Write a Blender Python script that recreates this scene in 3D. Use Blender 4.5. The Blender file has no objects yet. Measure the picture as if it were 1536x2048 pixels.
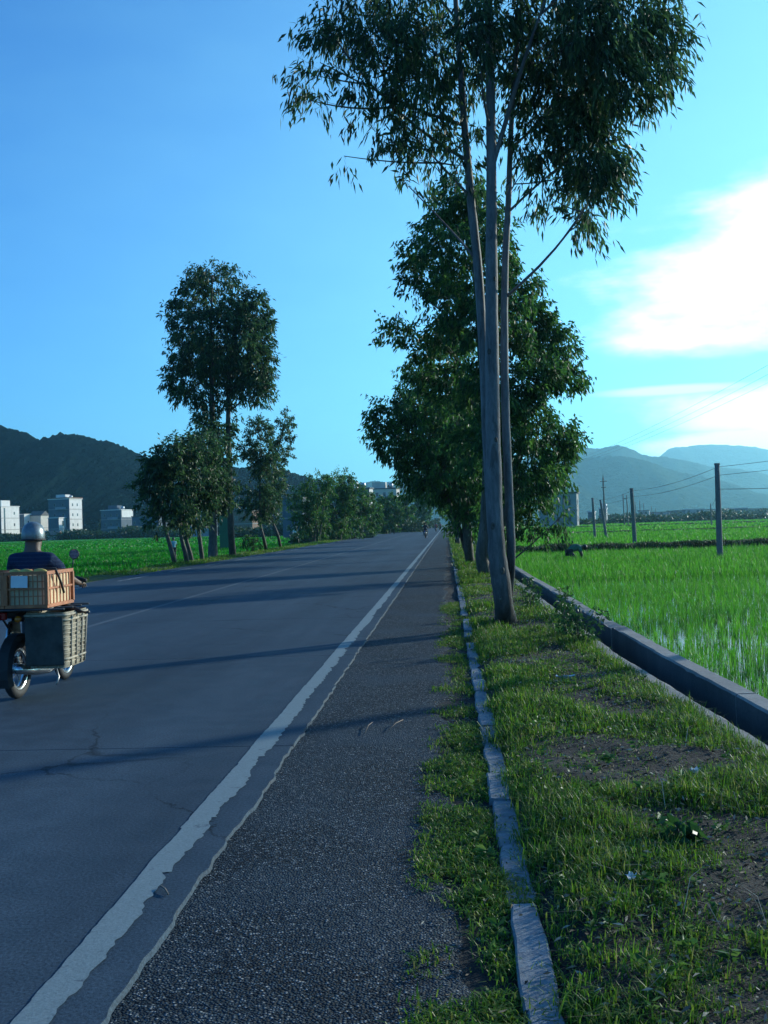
import bpy, math, random
import numpy as np
from mathutils import Vector, Matrix, Quaternion

rng = np.random.default_rng(7)
random.seed(7)
scene = bpy.context.scene
COL = scene.collection

# ------------------------------------------------------------------ camera
F, CX, CY = 2100.0, 768.0, 1024.0           # focal length and centre of a 1536 x 2048 frame
CAM = Vector((0, 0, 1.5))
_y = Vector(((893 - CX) / F, (CY - 1046) / F, -1)).normalized()      # the road's direction seen by the camera
_d2 = Vector(((993 - CX) / F, (CY - 1043) / F, -1)).normalized()
_z = _d2.cross(_y).normalized()
if _z.y < 0: _z = -_z
_x = _y.cross(_z).normalized()
ROT = Matrix((_x, _y, _z))                   # camera axes -> world
cam = bpy.data.cameras.new('camera'); camo = bpy.data.objects.new('camera', cam); COL.objects.link(camo)
cam.sensor_fit = 'VERTICAL'; cam.sensor_height = 36.0; cam.lens = F / 2048 * 36.0
cam.clip_start = 0.05; cam.clip_end = 20000
camo.matrix_world = Matrix.Translation(CAM) @ ROT.to_4x4()
scene.camera = camo

# ------------------------------------------------------------------ sun, sky, exposure
SUN_AZ, SUN_EL = math.radians(51), math.radians(15)
SUN_DIR = Vector((math.sin(SUN_AZ) * math.cos(SUN_EL), math.cos(SUN_AZ) * math.cos(SUN_EL), math.sin(SUN_EL)))
sl = bpy.data.lights.new('sun', 'SUN'); sl.energy = 5.0; sl.angle = math.radians(1.2); sl.color = (0.88, 0.90, 0.80)
so = bpy.data.objects.new('sun', sl); COL.objects.link(so)
so.rotation_euler = (-SUN_DIR).to_track_quat('-Z', 'Y').to_euler()

world = bpy.data.worlds.new('World'); scene.world = world; world.use_nodes = True
def build_world():
    nt = world.node_tree; nt.nodes.clear()
    N = lambda t, **k: _node(nt, t, **k)
    out = N('ShaderNodeOutputWorld'); bg = N('ShaderNodeBackground'); bg.inputs['Strength'].default_value = 0.082
    sky = N('ShaderNodeTexSky'); sky.sky_type = 'NISHITA'; sky.sun_disc = False
    sky.sun_elevation = SUN_EL; sky.sun_rotation = SUN_AZ
    sky.altitude = 0; sky.air_density = 1.0; sky.dust_density = 0.3; sky.ozone_density = 2.0
    wb = N('ShaderNodeMix', data_type='RGBA', blend_type='MULTIPLY'); wb.inputs[0].default_value = 1
    nt.links.new(sky.outputs[0], wb.inputs[6]); wb.inputs[7].default_value = (0.46, 1.29, 2.28, 1)
    # clouds: a bank of bright cumulus round the low sun, in azimuth / elevation
    tc = N('ShaderNodeTexCoord'); sep = N('ShaderNodeSeparateXYZ'); nt.links.new(tc.outputs['Generated'], sep.inputs[0])
    def M(op, a, b=None, c=None):
        m = N('ShaderNodeMath', operation=op)
        for i, v in enumerate((a, b, c)):
            if v is None: continue
            if hasattr(v, 'links'): nt.links.new(v, m.inputs[i])
            else: m.inputs[i].default_value = v
        return m.outputs[0]
    az = M('ARCTAN2', sep.outputs[0], sep.outputs[1]); el = M('ARCSINE', sep.outputs[2])
    comb = N('ShaderNodeCombineXYZ'); nt.links.new(M('MULTIPLY', az, 5.0), comb.inputs[0]); nt.links.new(M('MULTIPLY', el, 13.0), comb.inputs[1])
    nz = N('ShaderNodeTexNoise'); nz.inputs['Scale'].default_value = 1.5; nz.inputs['Detail'].default_value = 7; nz.inputs['Roughness'].default_value = 0.52
    nt.links.new(comb.outputs[0], nz.inputs['Vector'])
    n = M('SUBTRACT', nz.outputs['Fac'], 0.5)
    def bank(caz, cel, raz, rel, gain, soft, lo=None):
        u = M('DIVIDE', M('SUBTRACT', az, math.radians(caz)), math.radians(raz))
        v = M('DIVIDE', M('SUBTRACT', el, math.radians(cel)), math.radians(rel))
        d = M('SQRT', M('ADD', M('MULTIPLY', u, u), M('MULTIPLY', v, v)))
        s = M('ADD', M('SUBTRACT', 1.0, d), M('MULTIPLY', n, gain))
        mr = N('ShaderNodeMapRange'); mr.interpolation_type = 'SMOOTHSTEP'
        mr.inputs[1].default_value = -soft; mr.inputs[2].default_value = soft; nt.links.new(s, mr.inputs[0])
        r = mr.outputs[0]
        if lo:
            m2 = N('ShaderNodeMapRange'); m2.interpolation_type = 'SMOOTHSTEP'
            m2.inputs[1].default_value = math.radians(lo[0]); m2.inputs[2].default_value = math.radians(lo[1])
            nt.links.new(M('ADD', el, M('MULTIPLY', n, 0.03)), m2.inputs[0]); r = M('MULTIPLY', r, m2.outputs[0])
        return r
    c = bank(39.5, 11.0, 27.5, 8.0, 0.85, 0.18, (8.0, 9.2))
    c = M('MAXIMUM', c, bank(27, 5.4, 14.5, 1.6, 1.5, 0.35))
    c = M('MAXIMUM', c, M('MULTIPLY', bank(19, 3.6, 9, 0.8, 1.8, 0.3), 0.9))
    c = M('MAXIMUM', c, M('MULTIPLY', bank(12.5, 6.6, 3.4, 0.25, 0.8, 0.5), 0.5))
    g = bank(44, 12, 52, 26, 0.2, 0.6)
    mixg = N('ShaderNodeMix', data_type='RGBA', blend_type='MIX'); nt.links.new(M('MULTIPLY', g, 0.30), mixg.inputs[0])
    nt.links.new(wb.outputs[2], mixg.inputs[6]); mixg.inputs[7].default_value = (7.0, 16.5, 15.5, 1)
    mix = N('ShaderNodeMix', data_type='RGBA', blend_type='MIX'); nt.links.new(c, mix.inputs[0])
    nt.links.new(mixg.outputs[2], mix.inputs[6]); mix.inputs[7].default_value = (16, 16, 15.5, 1)
    nt.links.new(mix.outputs[2], bg.inputs[0]); nt.links.new(bg.outputs[0], out.inputs[0])
def _node(nt, t, **k):
    n = nt.nodes.new(t)
    for a, b in k.items(): setattr(n, a, b)
    return n
build_world()
vs = scene.view_settings
vs.view_transform = 'Standard'; vs.look = 'None'; vs.exposure = 0.38; vs.gamma = 1.0; vs.use_curve_mapping = False
scene.cycles.use_denoising = True
scene.cycles.max_bounces = 6; scene.cycles.diffuse_bounces = 3; scene.cycles.volume_bounces = 1
scene.cycles.transparent_max_bounces = 8

# ------------------------------------------------------------------ helpers: places
def ray(px, py):
    return (ROT @ Vector(((px - CX) / F, (CY - py) / F, -1)))
def ground(px, py, z=0.0):                    # where a sight line meets the level z
    d = ray(px, py); t = (z - CAM.z) / d.z
    return CAM + d * t
def at(px, py, Y):                            # a point at distance Y along the road
    d = ray(px, py); return CAM + d * (Y / d.y)
def lerp_table(t, x):
    return float(np.interp(x, [a for a, _ in t], [b for _, b in t]))

# ------------------------------------------------------------------ helpers: objects
def tag(o, label=None, cat=None, group=None, kind=None):
    if label: o['label'] = label
    if cat: o['category'] = cat
    if group: o['group'] = group
    if kind: o['kind'] = kind
    return o
def link(name, me, mat=None, parent=None):
    o = bpy.data.objects.new(name, me); COL.objects.link(o)
    if mat is not None and me is not None:
        for m in (mat if isinstance(mat, (list, tuple)) else [mat]): me.materials.append(m)
    if parent is not None: o.parent = parent
    return o
def empty(name, loc=(0, 0, 0), rz=0.0):
    o = bpy.data.objects.new(name, None); COL.objects.link(o)
    o.location = loc; o.rotation_euler = (0, 0, rz); o.empty_display_size = 0.2
    return o
def copy_tree(o, parent=None):
    c = o.copy(); COL.objects.link(c)
    if parent is not None: c.parent = parent
    for ch in o.children: copy_tree(ch, c)
    return c
def np_mesh(name, V, Q, T=None, smooth=False):
    """vertices (n,3), quads (m,4) and triangles (k,3) as arrays"""
    me = bpy.data.meshes.new(name)
    V = np.asarray(V, np.float32).reshape(-1, 3)
    Q = np.zeros((0, 4), np.int32) if Q is None else np.asarray(Q, np.int32).reshape(-1, 4)
    T = np.zeros((0, 3), np.int32) if T is None else np.asarray(T, np.int32).reshape(-1, 3)
    me.vertices.add(len(V)); me.vertices.foreach_set('co', V.ravel())
    me.loops.add(Q.size + T.size); me.loops.foreach_set('vertex_index', np.concatenate([Q.ravel(), T.ravel()]))
    me.polygons.add(len(Q) + len(T))
    ls = np.concatenate([np.arange(len(Q)) * 4, Q.size + np.arange(len(T)) * 3]).astype(np.int32)
    me.polygons.foreach_set('loop_start', ls)
    me.polygons.foreach_set('use_smooth', np.full(len(ls), bool(smooth)))
    me.update(calc_edges=True)
    return me
class MB:
    """collects shapes and links them as one mesh object"""
    def __init__(s): s.v = []; s.f = []
    def add(s, vs, fs):
        b = len(s.v); s.v += [tuple(v) for v in vs]; s.f += [tuple(b + i for i in f) for f in fs]; return s
    def box(s, c, d, rz=0.0, taper=1.0, rot=None):
        hx, hy, hz = d[0] / 2, d[1] / 2, d[2] / 2; P = []
        for z, k in ((-hz, 1.0), (hz, taper)):
            for x, y in ((-hx, -hy), (hx, -hy), (hx, hy), (-hx, hy)): P.append(Vector((x * k, y * k, z)))
        R = rot if rot is not None else Matrix.Rotation(rz, 3, 'Z')
        P = [R @ p + Vector(c) for p in P]
        return s.add(P, [(3, 2, 1, 0), (4, 5, 6, 7), (0, 1, 5, 4), (1, 2, 6, 5), (2, 3, 7, 6), (3, 0, 4, 7)])
    def box2(s, a, b):
        a = Vector(a); b = Vector(b); return s.box((a + b) / 2, [abs(q) for q in (b - a)])
    def tube(s, pts, rad, n=8, cap=True):
        pts = [Vector(p) for p in pts]
        if not hasattr(rad, '__len__'): rad = [rad] * len(pts)
        V = []; up = None
        for i, p in enumerate(pts):
            t = (pts[min(i + 1, len(pts) - 1)] - pts[max(i - 1, 0)])
            t = t.normalized() if t.length > 1e-9 else Vector((0, 0, 1))
            if up is None: up = t.orthogonal().normalized()
            else:
                up = up - t * up.dot(t); up = up.normalized() if up.length > 1e-6 else t.orthogonal().normalized()
            b = t.cross(up)
            for k in range(n):
                a = 2 * math.pi * k / n
                V.append(p + (up * math.cos(a) + b * math.sin(a)) * rad[i])
        Fs = []
        for i in range(len(pts) - 1):
            for k in range(n):
                k2 = (k + 1) % n; Fs.append((i * n + k, i * n + k2, (i + 1) * n + k2, (i + 1) * n + k))
        if cap:
            Fs.append(tuple(reversed(range(n)))); Fs.append(tuple((len(pts) - 1) * n + k for k in range(n)))
        return s.add(V, Fs)
    def lathe(s, prof, c=(0, 0, 0), n=20, axis='Z', ang=2 * math.pi):
        """profile of (radius, height) about an axis"""
        V = []; full = abs(ang - 2 * math.pi) < 1e-6; m = n if full else n + 1
        for r, h in prof:
            for k in range(m):
                a = ang * k / n; x, y = r * math.cos(a), r * math.sin(a)
                V.append(Vector(c) + Vector({'Z': (x, y, h), 'X': (h, x, y), 'Y': (y, h, x)}[axis]))
        Fs = []
        for i in range(len(prof) - 1):
            for k in range(n):
                k2 = (k + 1) % m; Fs.append((i * m + k, i * m + k2, (i + 1) * m + k2, (i + 1) * m + k))
        return s.add(V, Fs)
    def loft(s, rings, cap=True):
        n = len(rings[0]); V = [p for r in rings for p in r]; Fs = []
        for i in range(len(rings) - 1):
            for k in range(n):
                k2 = (k + 1) % n; Fs.append((i * n + k, i * n + k2, (i + 1) * n + k2, (i + 1) * n + k))
        if cap: Fs.append(tuple(reversed(range(n)))); Fs.append(tuple((len(rings) - 1) * n + k for k in range(n)))
        return s.add(V, Fs)
    def mesh(s, name, smooth=False):
        me = bpy.data.meshes.new(name); me.from_pydata(s.v, [], s.f)
        me.polygons.foreach_set('use_smooth', [bool(smooth)] * len(me.polygons))
        me.update(); return me
    def build(s, name, mat, parent=None, smooth=False, bevel=0.0):
        o = link(name, s.mesh(name, smooth), mat, parent)
        if bevel:
            b = o.modifiers.new('bevel', 'BEVEL'); b.width = bevel; b.segments = 2; b.limit_method = 'ANGLE'
        return o
def ring(c, rx, ry, n=12, z=0.0, p=2.0, axis='Z'):
    out = []
    for k in range(n):
        a = 2 * math.pi * k / n; ca, sa = math.cos(a), math.sin(a)
        u = math.copysign(abs(ca) ** (2 / p), ca) * rx; w = math.copysign(abs(sa) ** (2 / p), sa) * ry
        out.append(Vector(c) + (Vector((u, w, z)) if axis == 'Z' else Vector((u, z, w))))
    return out

# ------------------------------------------------------------------ materials
def new_mat(name):
    m = bpy.data.materials.new(name); m.use_nodes = True
    nt = m.node_tree; p = nt.nodes['Principled BSDF']
    return m, nt, p
def L(nt, a, b): nt.links.new(a, b)
def noise(nt, scale, detail=5, rough=0.55, vec=None, dist=0.0):
    n = _node(nt, 'ShaderNodeTexNoise'); n.inputs['Scale'].default_value = scale; n.inputs['Detail'].default_value = detail
    n.inputs['Roughness'].default_value = rough; n.inputs['Distortion'].default_value = dist
    if vec is not None: L(nt, vec, n.inputs['Vector'])
    return n
def ramp(nt, fac, stops, interp='LINEAR'):
    r = _node(nt, 'ShaderNodeValToRGB'); r.color_ramp.interpolation = interp
    e = r.color_ramp.elements
    while len(e) < len(stops): e.new(0.5)
    for q, (p, c) in zip(e, stops):
        q.position = p; q.color = (*c, 1) if len(c) == 3 else c
    L(nt, fac, r.inputs[0]); return r.outputs[0]
def coords(nt, scale=(1, 1, 1)):
    g = _node(nt, 'ShaderNodeNewGeometry'); mp = _node(nt, 'ShaderNodeMapping'); mp.inputs['Scale'].default_value = scale
    L(nt, g.outputs['Position'], mp.inputs[0]); return mp.outputs[0]
def objco(nt, scale=(1, 1, 1)):
    g = _node(nt, 'ShaderNodeTexCoord'); mp = _node(nt, 'ShaderNodeMapping'); mp.inputs['Scale'].default_value = scale
    L(nt, g.outputs['Object'], mp.inputs[0]); return mp.outputs[0]
def mixc(nt, fac, a, b, mode='MIX'):
    m = _node(nt, 'ShaderNodeMix', data_type='RGBA', blend_type=mode)
    for i, v in ((0, fac), (6, a), (7, b)):
        if hasattr(v, 'links'): L(nt, v, m.inputs[i])
        elif i == 0: m.inputs[0].default_value = v
        else: m.inputs[i].default_value = (*v, 1)
    return m.outputs[2]
def bump(nt, p, h, strength=0.5, dist=0.01):
    b = _node(nt, 'ShaderNodeBump'); b.inputs['Strength'].default_value = strength; b.inputs['Distance'].default_value = dist
    L(nt, h, b.inputs['Height']); L(nt, b.outputs[0], p.inputs['Normal']); return b
def mathn(nt, op, a, b=0.0):
    m = _node(nt, 'ShaderNodeMath', operation=op)
    for i, v in ((0, a), (1, b)):
        if hasattr(v, 'links'): L(nt, v, m.inputs[i])
        else: m.inputs[i].default_value = v
    return m.outputs[0]
def plain(name, c, rough=0.6, metal=0.0, var=0.15, scale=8.0, bumps=0.0, spec=0.5, obj=True):
    """a painted, cast or woven surface with a little mottling"""
    m, nt, p = new_mat(name); v = objco(nt) if obj else coords(nt)
    n = noise(nt, scale, 6, 0.6, v)
    c = Vector(c); lo = [max(0, q * (1 - var)) for q in c]; hi = [min(1, q * (1 + var)) for q in c]
    L(nt, ramp(nt, n.outputs['Fac'], [(0.3, lo), (0.7, hi)]), p.inputs['Base Color'])
    p.inputs['Roughness'].default_value = rough; p.inputs['Metallic'].default_value = metal
    p.inputs['Specular IOR Level'].default_value = spec
    if bumps: bump(nt, p, n.outputs['Fac'], bumps, 0.01)
    return m
def leaf_mat(name, cols, trans=0.35, rough=0.45):
    m, nt, p = new_mat(name)
    g = _node(nt, 'ShaderNodeNewGeometry')
    k = len(cols); col = ramp(nt, g.outputs['Random Per Island'], [(i / (k - 1), c) for i, c in enumerate(cols)])
    n = noise(nt, 0.8, 3, 0.5, coords(nt))
    col = mixc(nt, 1.0, col, ramp(nt, n.outputs['Fac'], [(0.3, (0.7, 0.75, 0.8)), (0.7, (1.2, 1.2, 1.05))]), 'MULTIPLY')
    L(nt, col, p.inputs['Base Color']); p.inputs['Roughness'].default_value = rough
    p.inputs['Specular IOR Level'].default_value = 0.35
    t = _node(nt, 'ShaderNodeBsdfTranslucent'); L(nt, col, t.inputs[0])
    mx = _node(nt, 'ShaderNodeMixShader'); mx.inputs[0].default_value = trans
    out = nt.nodes['Material Output']
    L(nt, p.outputs[0], mx.inputs[1]); L(nt, t.outputs[0], mx.inputs[2]); L(nt, mx.outputs[0], out.inputs[0])
    return m

MAT = {}
def mat_road():
    m, nt, p = new_mat('worn_concrete_road'); v = coords(nt)
    big = noise(nt, 0.35, 5, 0.6, coords(nt, (1, 0.35, 1))); mid = noise(nt, 3.5, 6, 0.65, v); fine = noise(nt, 70, 4, 0.75, v)
    c = ramp(nt, big.outputs['Fac'], [(0.3, (0.034, 0.056, 0.078)), (0.7, (0.060, 0.092, 0.120))])
    c = mixc(nt, 0.55, c, ramp(nt, mid.outputs['Fac'], [(0.3, (0.55, 0.55, 0.55)), (0.7, (1.15, 1.15, 1.15))]), 'MULTIPLY')
    c = mixc(nt, 0.8, c, ramp(nt, fine.outputs['Fac'], [(0.35, (0.45, 0.45, 0.45)), (0.65, (1.4, 1.4, 1.4))]), 'MULTIPLY')
    trk = noise(nt, 1.0, 4, 0.6, coords(nt, (1.1, 0.03, 1)))
    c = mixc(nt, 0.6, c, ramp(nt, trk.outputs['Fac'], [(0.35, (0.72, 0.72, 0.72)), (0.65, (1.2, 1.2, 1.18))]), 'MULTIPLY')
    vo = _node(nt, 'ShaderNodeTexVoronoi', feature='DISTANCE_TO_EDGE'); vo.inputs['Scale'].default_value = 0.22
    wv = noise(nt, 2.2, 5, 0.7, v); add = _node(nt, 'ShaderNodeVectorMath', operation='MULTIPLY_ADD')
    L(nt, wv.outputs['Color'], add.inputs[0]); add.inputs[1].default_value = (0.5, 0.5, 0.0); L(nt, v, add.inputs[2]); L(nt, add.outputs[0], vo.inputs['Vector'])
    crk = ramp(nt, vo.outputs['Distance'], [(0.0, (0.35, 0.35, 0.35)), (0.003, (1, 1, 1))])
    c = mixc(nt, ramp(nt, noise(nt, 0.5, 2, 0.5, v).outputs['Fac'], [(0.44, (0, 0, 0)), (0.55, (1, 1, 1))]), c, mixc(nt, 1.0, c, crk, 'MULTIPLY'))
    L(nt, c, p.inputs['Base Color'])
    L(nt, ramp(nt, mid.outputs['Fac'], [(0.3, (0.62,) * 3), (0.7, (0.85,) * 3)]), p.inputs['Roughness'])
    p.inputs['Specular IOR Level'].default_value = 0.10
    bump(nt, p, mathn(nt, 'ADD', fine.outputs['Fac'], mid.outputs['Fac']), 0.35, 0.006)
    return m
def mat_shoulder():
    m, nt, p = new_mat('coarse_chip_asphalt'); v = coords(nt)
    vo = _node(nt, 'ShaderNodeTexVoronoi'); vo.inputs['Scale'].default_value = 95; L(nt, v, vo.inputs['Vector'])
    vd = _node(nt, 'ShaderNodeTexVoronoi'); vd.inputs['Scale'].default_value = 38; L(nt, v, vd.inputs['Vector'])
    sep = _node(nt, 'ShaderNodeSeparateColor'); L(nt, vo.outputs['Color'], sep.inputs[0])
    chip = ramp(nt, sep.outputs[0], [(0.0, (0.009, 0.016, 0.024)), (0.50, (0.022, 0.042, 0.062)), (0.84, (0.072, 0.112, 0.140)), (0.97, (0.36, 0.38, 0.38))])
    edge = ramp(nt, vo.outputs['Distance'], [(0.15, (1, 1, 1)), (0.62, (0.22, 0.22, 0.22))])
    c = mixc(nt, 1.0, chip, edge, 'MULTIPLY')
    big = noise(nt, 0.9, 5, 0.6, v)
    dust = ramp(nt, big.outputs['Fac'], [(0.42, (0, 0, 0)), (0.75, (0.75, 0.75, 0.75))])
    c = mixc(nt, dust, c, (0.034, 0.056, 0.076))
    L(nt, c, p.inputs['Base Color']); p.inputs['Roughness'].default_value = 0.7; p.inputs['Specular IOR Level'].default_value = 0.12
    h = mathn(nt, 'ADD', mathn(nt, 'MULTIPLY', vo.outputs['Distance'], -1.0), mathn(nt, 'MULTIPLY', vd.outputs['Distance'], -0.7))
    bump(nt, p, h, 0.9, 0.012)
    return m
def mat_paint():
    m, nt, p = new_mat('worn_white_road_paint'); v = coords(nt)
    n = noise(nt, 9, 8, 0.7, v); f = noise(nt, 90, 3, 0.6, v)
    worn = ramp(nt, n.outputs['Fac'], [(0.30, (1, 1, 1)), (0.40, (0, 0, 0))])
    c = ramp(nt, f.outputs['Fac'], [(0.3, (0.125, 0.17, 0.175)), (0.7, (0.19, 0.245, 0.25))])
    c = mixc(nt, worn, c, (0.045, 0.06, 0.075))
    L(nt, c, p.inputs['Base Color']); p.inputs['Roughness'].default_value = 0.7
    bump(nt, p, f.outputs['Fac'], 0.3, 0.004); return m
def mat_faded_paint(name, col, cut):
    m, nt, p = new_mat(name); v = coords(nt)
    n = noise(nt, 5, 8, 0.7, v)
    c = mixc(nt, ramp(nt, n.outputs['Fac'], [(cut, (0, 0, 0)), (cut + 0.12, (1, 1, 1))]), (0.045, 0.07, 0.09), col)
    L(nt, c, p.inputs['Base Color']); p.inputs['Roughness'].default_value = 0.75; return m
def mat_soil():
    m, nt, p = new_mat('verge_soil'); v = coords(nt)
    a = noise(nt, 2.2, 6, 0.65, v); b = noise(nt, 45, 4, 0.7, v)
    c = ramp(nt, a.outputs['Fac'], [(0.3, (0.004, 0.005, 0.005)), (0.55, (0.008, 0.0085, 0.008)), (0.75, (0.018, 0.017, 0.015))])
    c = mixc(nt, 0.8, c, ramp(nt, b.outputs['Fac'], [(0.35, (0.5, 0.5, 0.5)), (0.7, (1.5, 1.45, 1.35))]), 'MULTIPLY')
    L(nt, c, p.inputs['Base Color']); p.inputs['Roughness'].default_value = 0.95
    bump(nt, p, mathn(nt, 'ADD', mathn(nt, 'MULTIPLY', a.outputs['Fac'], 2.0), b.outputs['Fac']), 0.9, 0.02); return m
def mat_concrete(name, lo, hi, stain=True):
    m, nt, p = new_mat(name); v = coords(nt)
    a = noise(nt, 1.6, 6, 0.6, coords(nt, (1, 1, 0.35))); b = noise(nt, 30, 5, 0.7, v)
    c = ramp(nt, a.outputs['Fac'], [(0.3, lo), (0.7, hi)])
    c = mixc(nt, 0.6, c, ramp(nt, b.outputs['Fac'], [(0.35, (0.6, 0.6, 0.6)), (0.65, (1.15, 1.15, 1.12))]), 'MULTIPLY')
    L(nt, c, p.inputs['Base Color']); p.inputs['Roughness'].default_value = 0.88
    bump(nt, p, b.outputs['Fac'], 0.5, 0.012); return m
def mat_water():
    m, nt, p = new_mat('muddy_water'); v = coords(nt)
    a = noise(nt, 0.8, 4, 0.5, v)
    L(nt, ramp(nt, a.outputs['Fac'], [(0.35, (0.030, 0.034, 0.020)), (0.65, (0.055, 0.055, 0.030))]), p.inputs['Base Color'])
    p.inputs['Roughness'].default_value = 0.16; p.inputs['Specular IOR Level'].default_value = 0.35
    n = noise(nt, 6, 3, 0.5, v); bump(nt, p, n.outputs['Fac'], 0.08, 0.02); return m
def mat_field(name, cols, stripes=True):
    m, nt, p = new_mat(name); v = coords(nt)
    a = noise(nt, 0.05, 4, 0.6, coords(nt, (1, 0.5, 1))); b = noise(nt, 3, 5, 0.7, coords(nt, (1, 0.5, 1)))
    c = ramp(nt, a.outputs['Fac'], [(0.3, cols[0]), (0.7, cols[1])])
    c = mixc(nt, 0.7, c, ramp(nt, b.outputs['Fac'], [(0.3, (0.55, 0.6, 0.5)), (0.7, (1.35, 1.3, 1.2))]), 'MULTIPLY')
    L(nt, c, p.inputs['Base Color']); p.inputs['Roughness'].default_value = 0.9; p.inputs['Specular IOR Level'].default_value = 0.15
    bump(nt, p, b.outputs['Fac'], 1.0, 0.25); return m
def mat_bark(name, cols, scale=1.0, band=False):
    m, nt, p = new_mat(name)
    a = noise(nt, 2.4 * scale, 6, 0.65, coords(nt, (2.2, 2.2, 0.45))); b = noise(nt, 22 * scale, 5, 0.7, coords(nt, (1.6, 1.6, 0.4)))
    c = ramp(nt, a.outputs['Fac'], [(0.28, cols[0]), (0.5, cols[1]), (0.72, cols[2])])
    c = mixc(nt, 0.6, c, ramp(nt, b.outputs['Fac'], [(0.32, (0.55, 0.55, 0.55)), (0.66, (1.2, 1.2, 1.2))]), 'MULTIPLY')
    pl = noise(nt, 5.0 * scale, 7, 0.7, coords(nt, (1.5, 1.5, 0.22)), 0.6)
    c = mixc(nt, ramp(nt, pl.outputs['Fac'], [(0.54, (0, 0, 0)), (0.60, (0.75, 0.75, 0.75))]), c, mixc(nt, 1.0, c, (0.52, 0.48, 0.45), 'MULTIPLY'))
    if band:   # rough dark bark of the lowest metre or so, smooth pale bark above
        g = _node(nt, 'ShaderNodeNewGeometry'); s = _node(nt, 'ShaderNodeSeparateXYZ'); L(nt, g.outputs['Position'], s.inputs[0])
        h = mathn(nt, 'ADD', s.outputs[2], mathn(nt, 'MULTIPLY', a.outputs['Fac'], 1.6))
        c = mixc(nt, ramp(nt, mathn(nt, 'MULTIPLY', h, 0.25), [(0.30, (0, 0, 0)), (0.62, (1, 1, 1))]), mixc(nt, 1.0, c, (0.42, 0.37, 0.33), 'MULTIPLY'), c)
    L(nt, c, p.inputs['Base Color']); p.inputs['Roughness'].default_value = 0.72; p.inputs['Specular IOR Level'].default_value = 0.3
    bump(nt, p, b.outputs['Fac'], 0.6, 0.02); return m
def mat_hill(name, cols, sc):
    m, nt, p = new_mat(name); v = coords(nt)
    a = noise(nt, 0.006 * sc, 6, 0.65, v); b = noise(nt, 0.06 * sc, 5, 0.7, v)
    c = ramp(nt, a.outputs['Fac'], [(0.3, cols[0]), (0.7, cols[1])])
    c = mixc(nt, 0.7, c, ramp(nt, b.outputs['Fac'], [(0.3, (0.5, 0.55, 0.5)), (0.7, (1.35, 1.3, 1.2))]), 'MULTIPLY')
    L(nt, c, p.inputs['Base Color']); p.inputs['Roughness'].default_value = 1.0; p.inputs['Specular IOR Level'].default_value = 0.0
    bump(nt, p, b.outputs['Fac'], 1.0, 9.0 / sc); return m
def mat_weave():
    m, nt, p = new_mat('woven_bamboo'); v = objco(nt)
    br = _node(nt, 'ShaderNodeTexBrick'); br.inputs['Scale'].default_value = 26; br.inputs['Mortar Size'].default_value = 0.03
    br.inputs['Color1'].default_value = (0.36, 0.31, 0.23, 1); br.inputs['Color2'].default_value = (0.25, 0.21, 0.15, 1); br.inputs['Mortar'].default_value = (0.10, 0.08, 0.05, 1)
    sep = _node(nt, 'ShaderNodeSeparateXYZ'); L(nt, v, sep.inputs[0]); cb = _node(nt, 'ShaderNodeCombineXYZ')
    L(nt, mathn(nt, 'ADD', sep.outputs[0], sep.outputs[1]), cb.inputs[0]); L(nt, sep.outputs[2], cb.inputs[1]); L(nt, cb.outputs[0], br.inputs['Vector'])
    n = noise(nt, 9, 5, 0.6, v)
    c = mixc(nt, 0.7, br.outputs['Color'], ramp(nt, n.outputs['Fac'], [(0.3, (0.55, 0.55, 0.55)), (0.7, (1.2, 1.2, 1.15))]), 'MULTIPLY')
    L(nt, c, p.inputs['Base Color']); p.inputs['Roughness'].default_value = 0.75
    bump(nt, p, br.outputs['Fac'], -0.8, 0.01); return m
def mat_striped_shirt():
    m, nt, p = new_mat('navy_striped_cloth'); v = objco(nt)
    sep = _node(nt, 'ShaderNodeSeparateXYZ'); L(nt, v, sep.inputs[0])
    w = mathn(nt, 'FRACT', mathn(nt, 'MULTIPLY', sep.outputs[2], 26.0))
    c = ramp(nt, w, [(0.0, (0.014, 0.028, 0.062)), (0.62, (0.014, 0.028, 0.062)), (0.70, (0.024, 0.042, 0.080)), (0.92, (0.024, 0.042, 0.080)), (1.0, (0.014, 0.028, 0.062))])
    n = noise(nt, 60, 3, 0.6, v); L(nt, mixc(nt, 0.4, c, ramp(nt, n.outputs['Fac'], [(0.3, (0.6,) * 3), (0.7, (1.2,) * 3)]), 'MULTIPLY'), p.inputs['Base Color'])
    p.inputs['Roughness'].default_value = 0.95; p.inputs['Specular IOR Level'].default_value = 0.1
    bump(nt, p, noise(nt, 9, 4, 0.6, v).outputs['Fac'], 0.7, 0.03); return m

MAT['road'] = mat_road(); MAT['shoulder'] = mat_shoulder(); MAT['paint'] = mat_paint()
MAT['yellow'] = mat_faded_paint('faded_yellow_road_paint', (0.10, 0.10, 0.075), 0.55)
MAT['white_faded'] = mat_faded_paint('faded_white_road_paint', (0.26, 0.28, 0.28), 0.46)
MAT['joint'] = plain('tar_joint', (0.022, 0.023, 0.025), 0.8, obj=False)
MAT['soil'] = mat_soil()
MAT['kerb'] = mat_concrete('kerb_concrete', (0.13, 0.15, 0.165), (0.24, 0.265, 0.285))
MAT['ditch'] = mat_concrete('ditch_concrete', (0.17, 0.165, 0.155), (0.29, 0.28, 0.255))
MAT['water'] = mat_water()
MAT['field_r'] = mat_field('rice_field_green', ((0.042, 0.25, 0.014), (0.060, 0.29, 0.018)))
MAT['field_l'] = mat_field('rice_field_deep_green', ((0.016, 0.21, 0.008), (0.026, 0.25, 0.012)))
MAT['field_d'] = mat_field('rice_field_dark_green', ((0.012, 0.080, 0.008), (0.020, 0.100, 0.010)))  # darker green for alternate field strips
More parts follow.
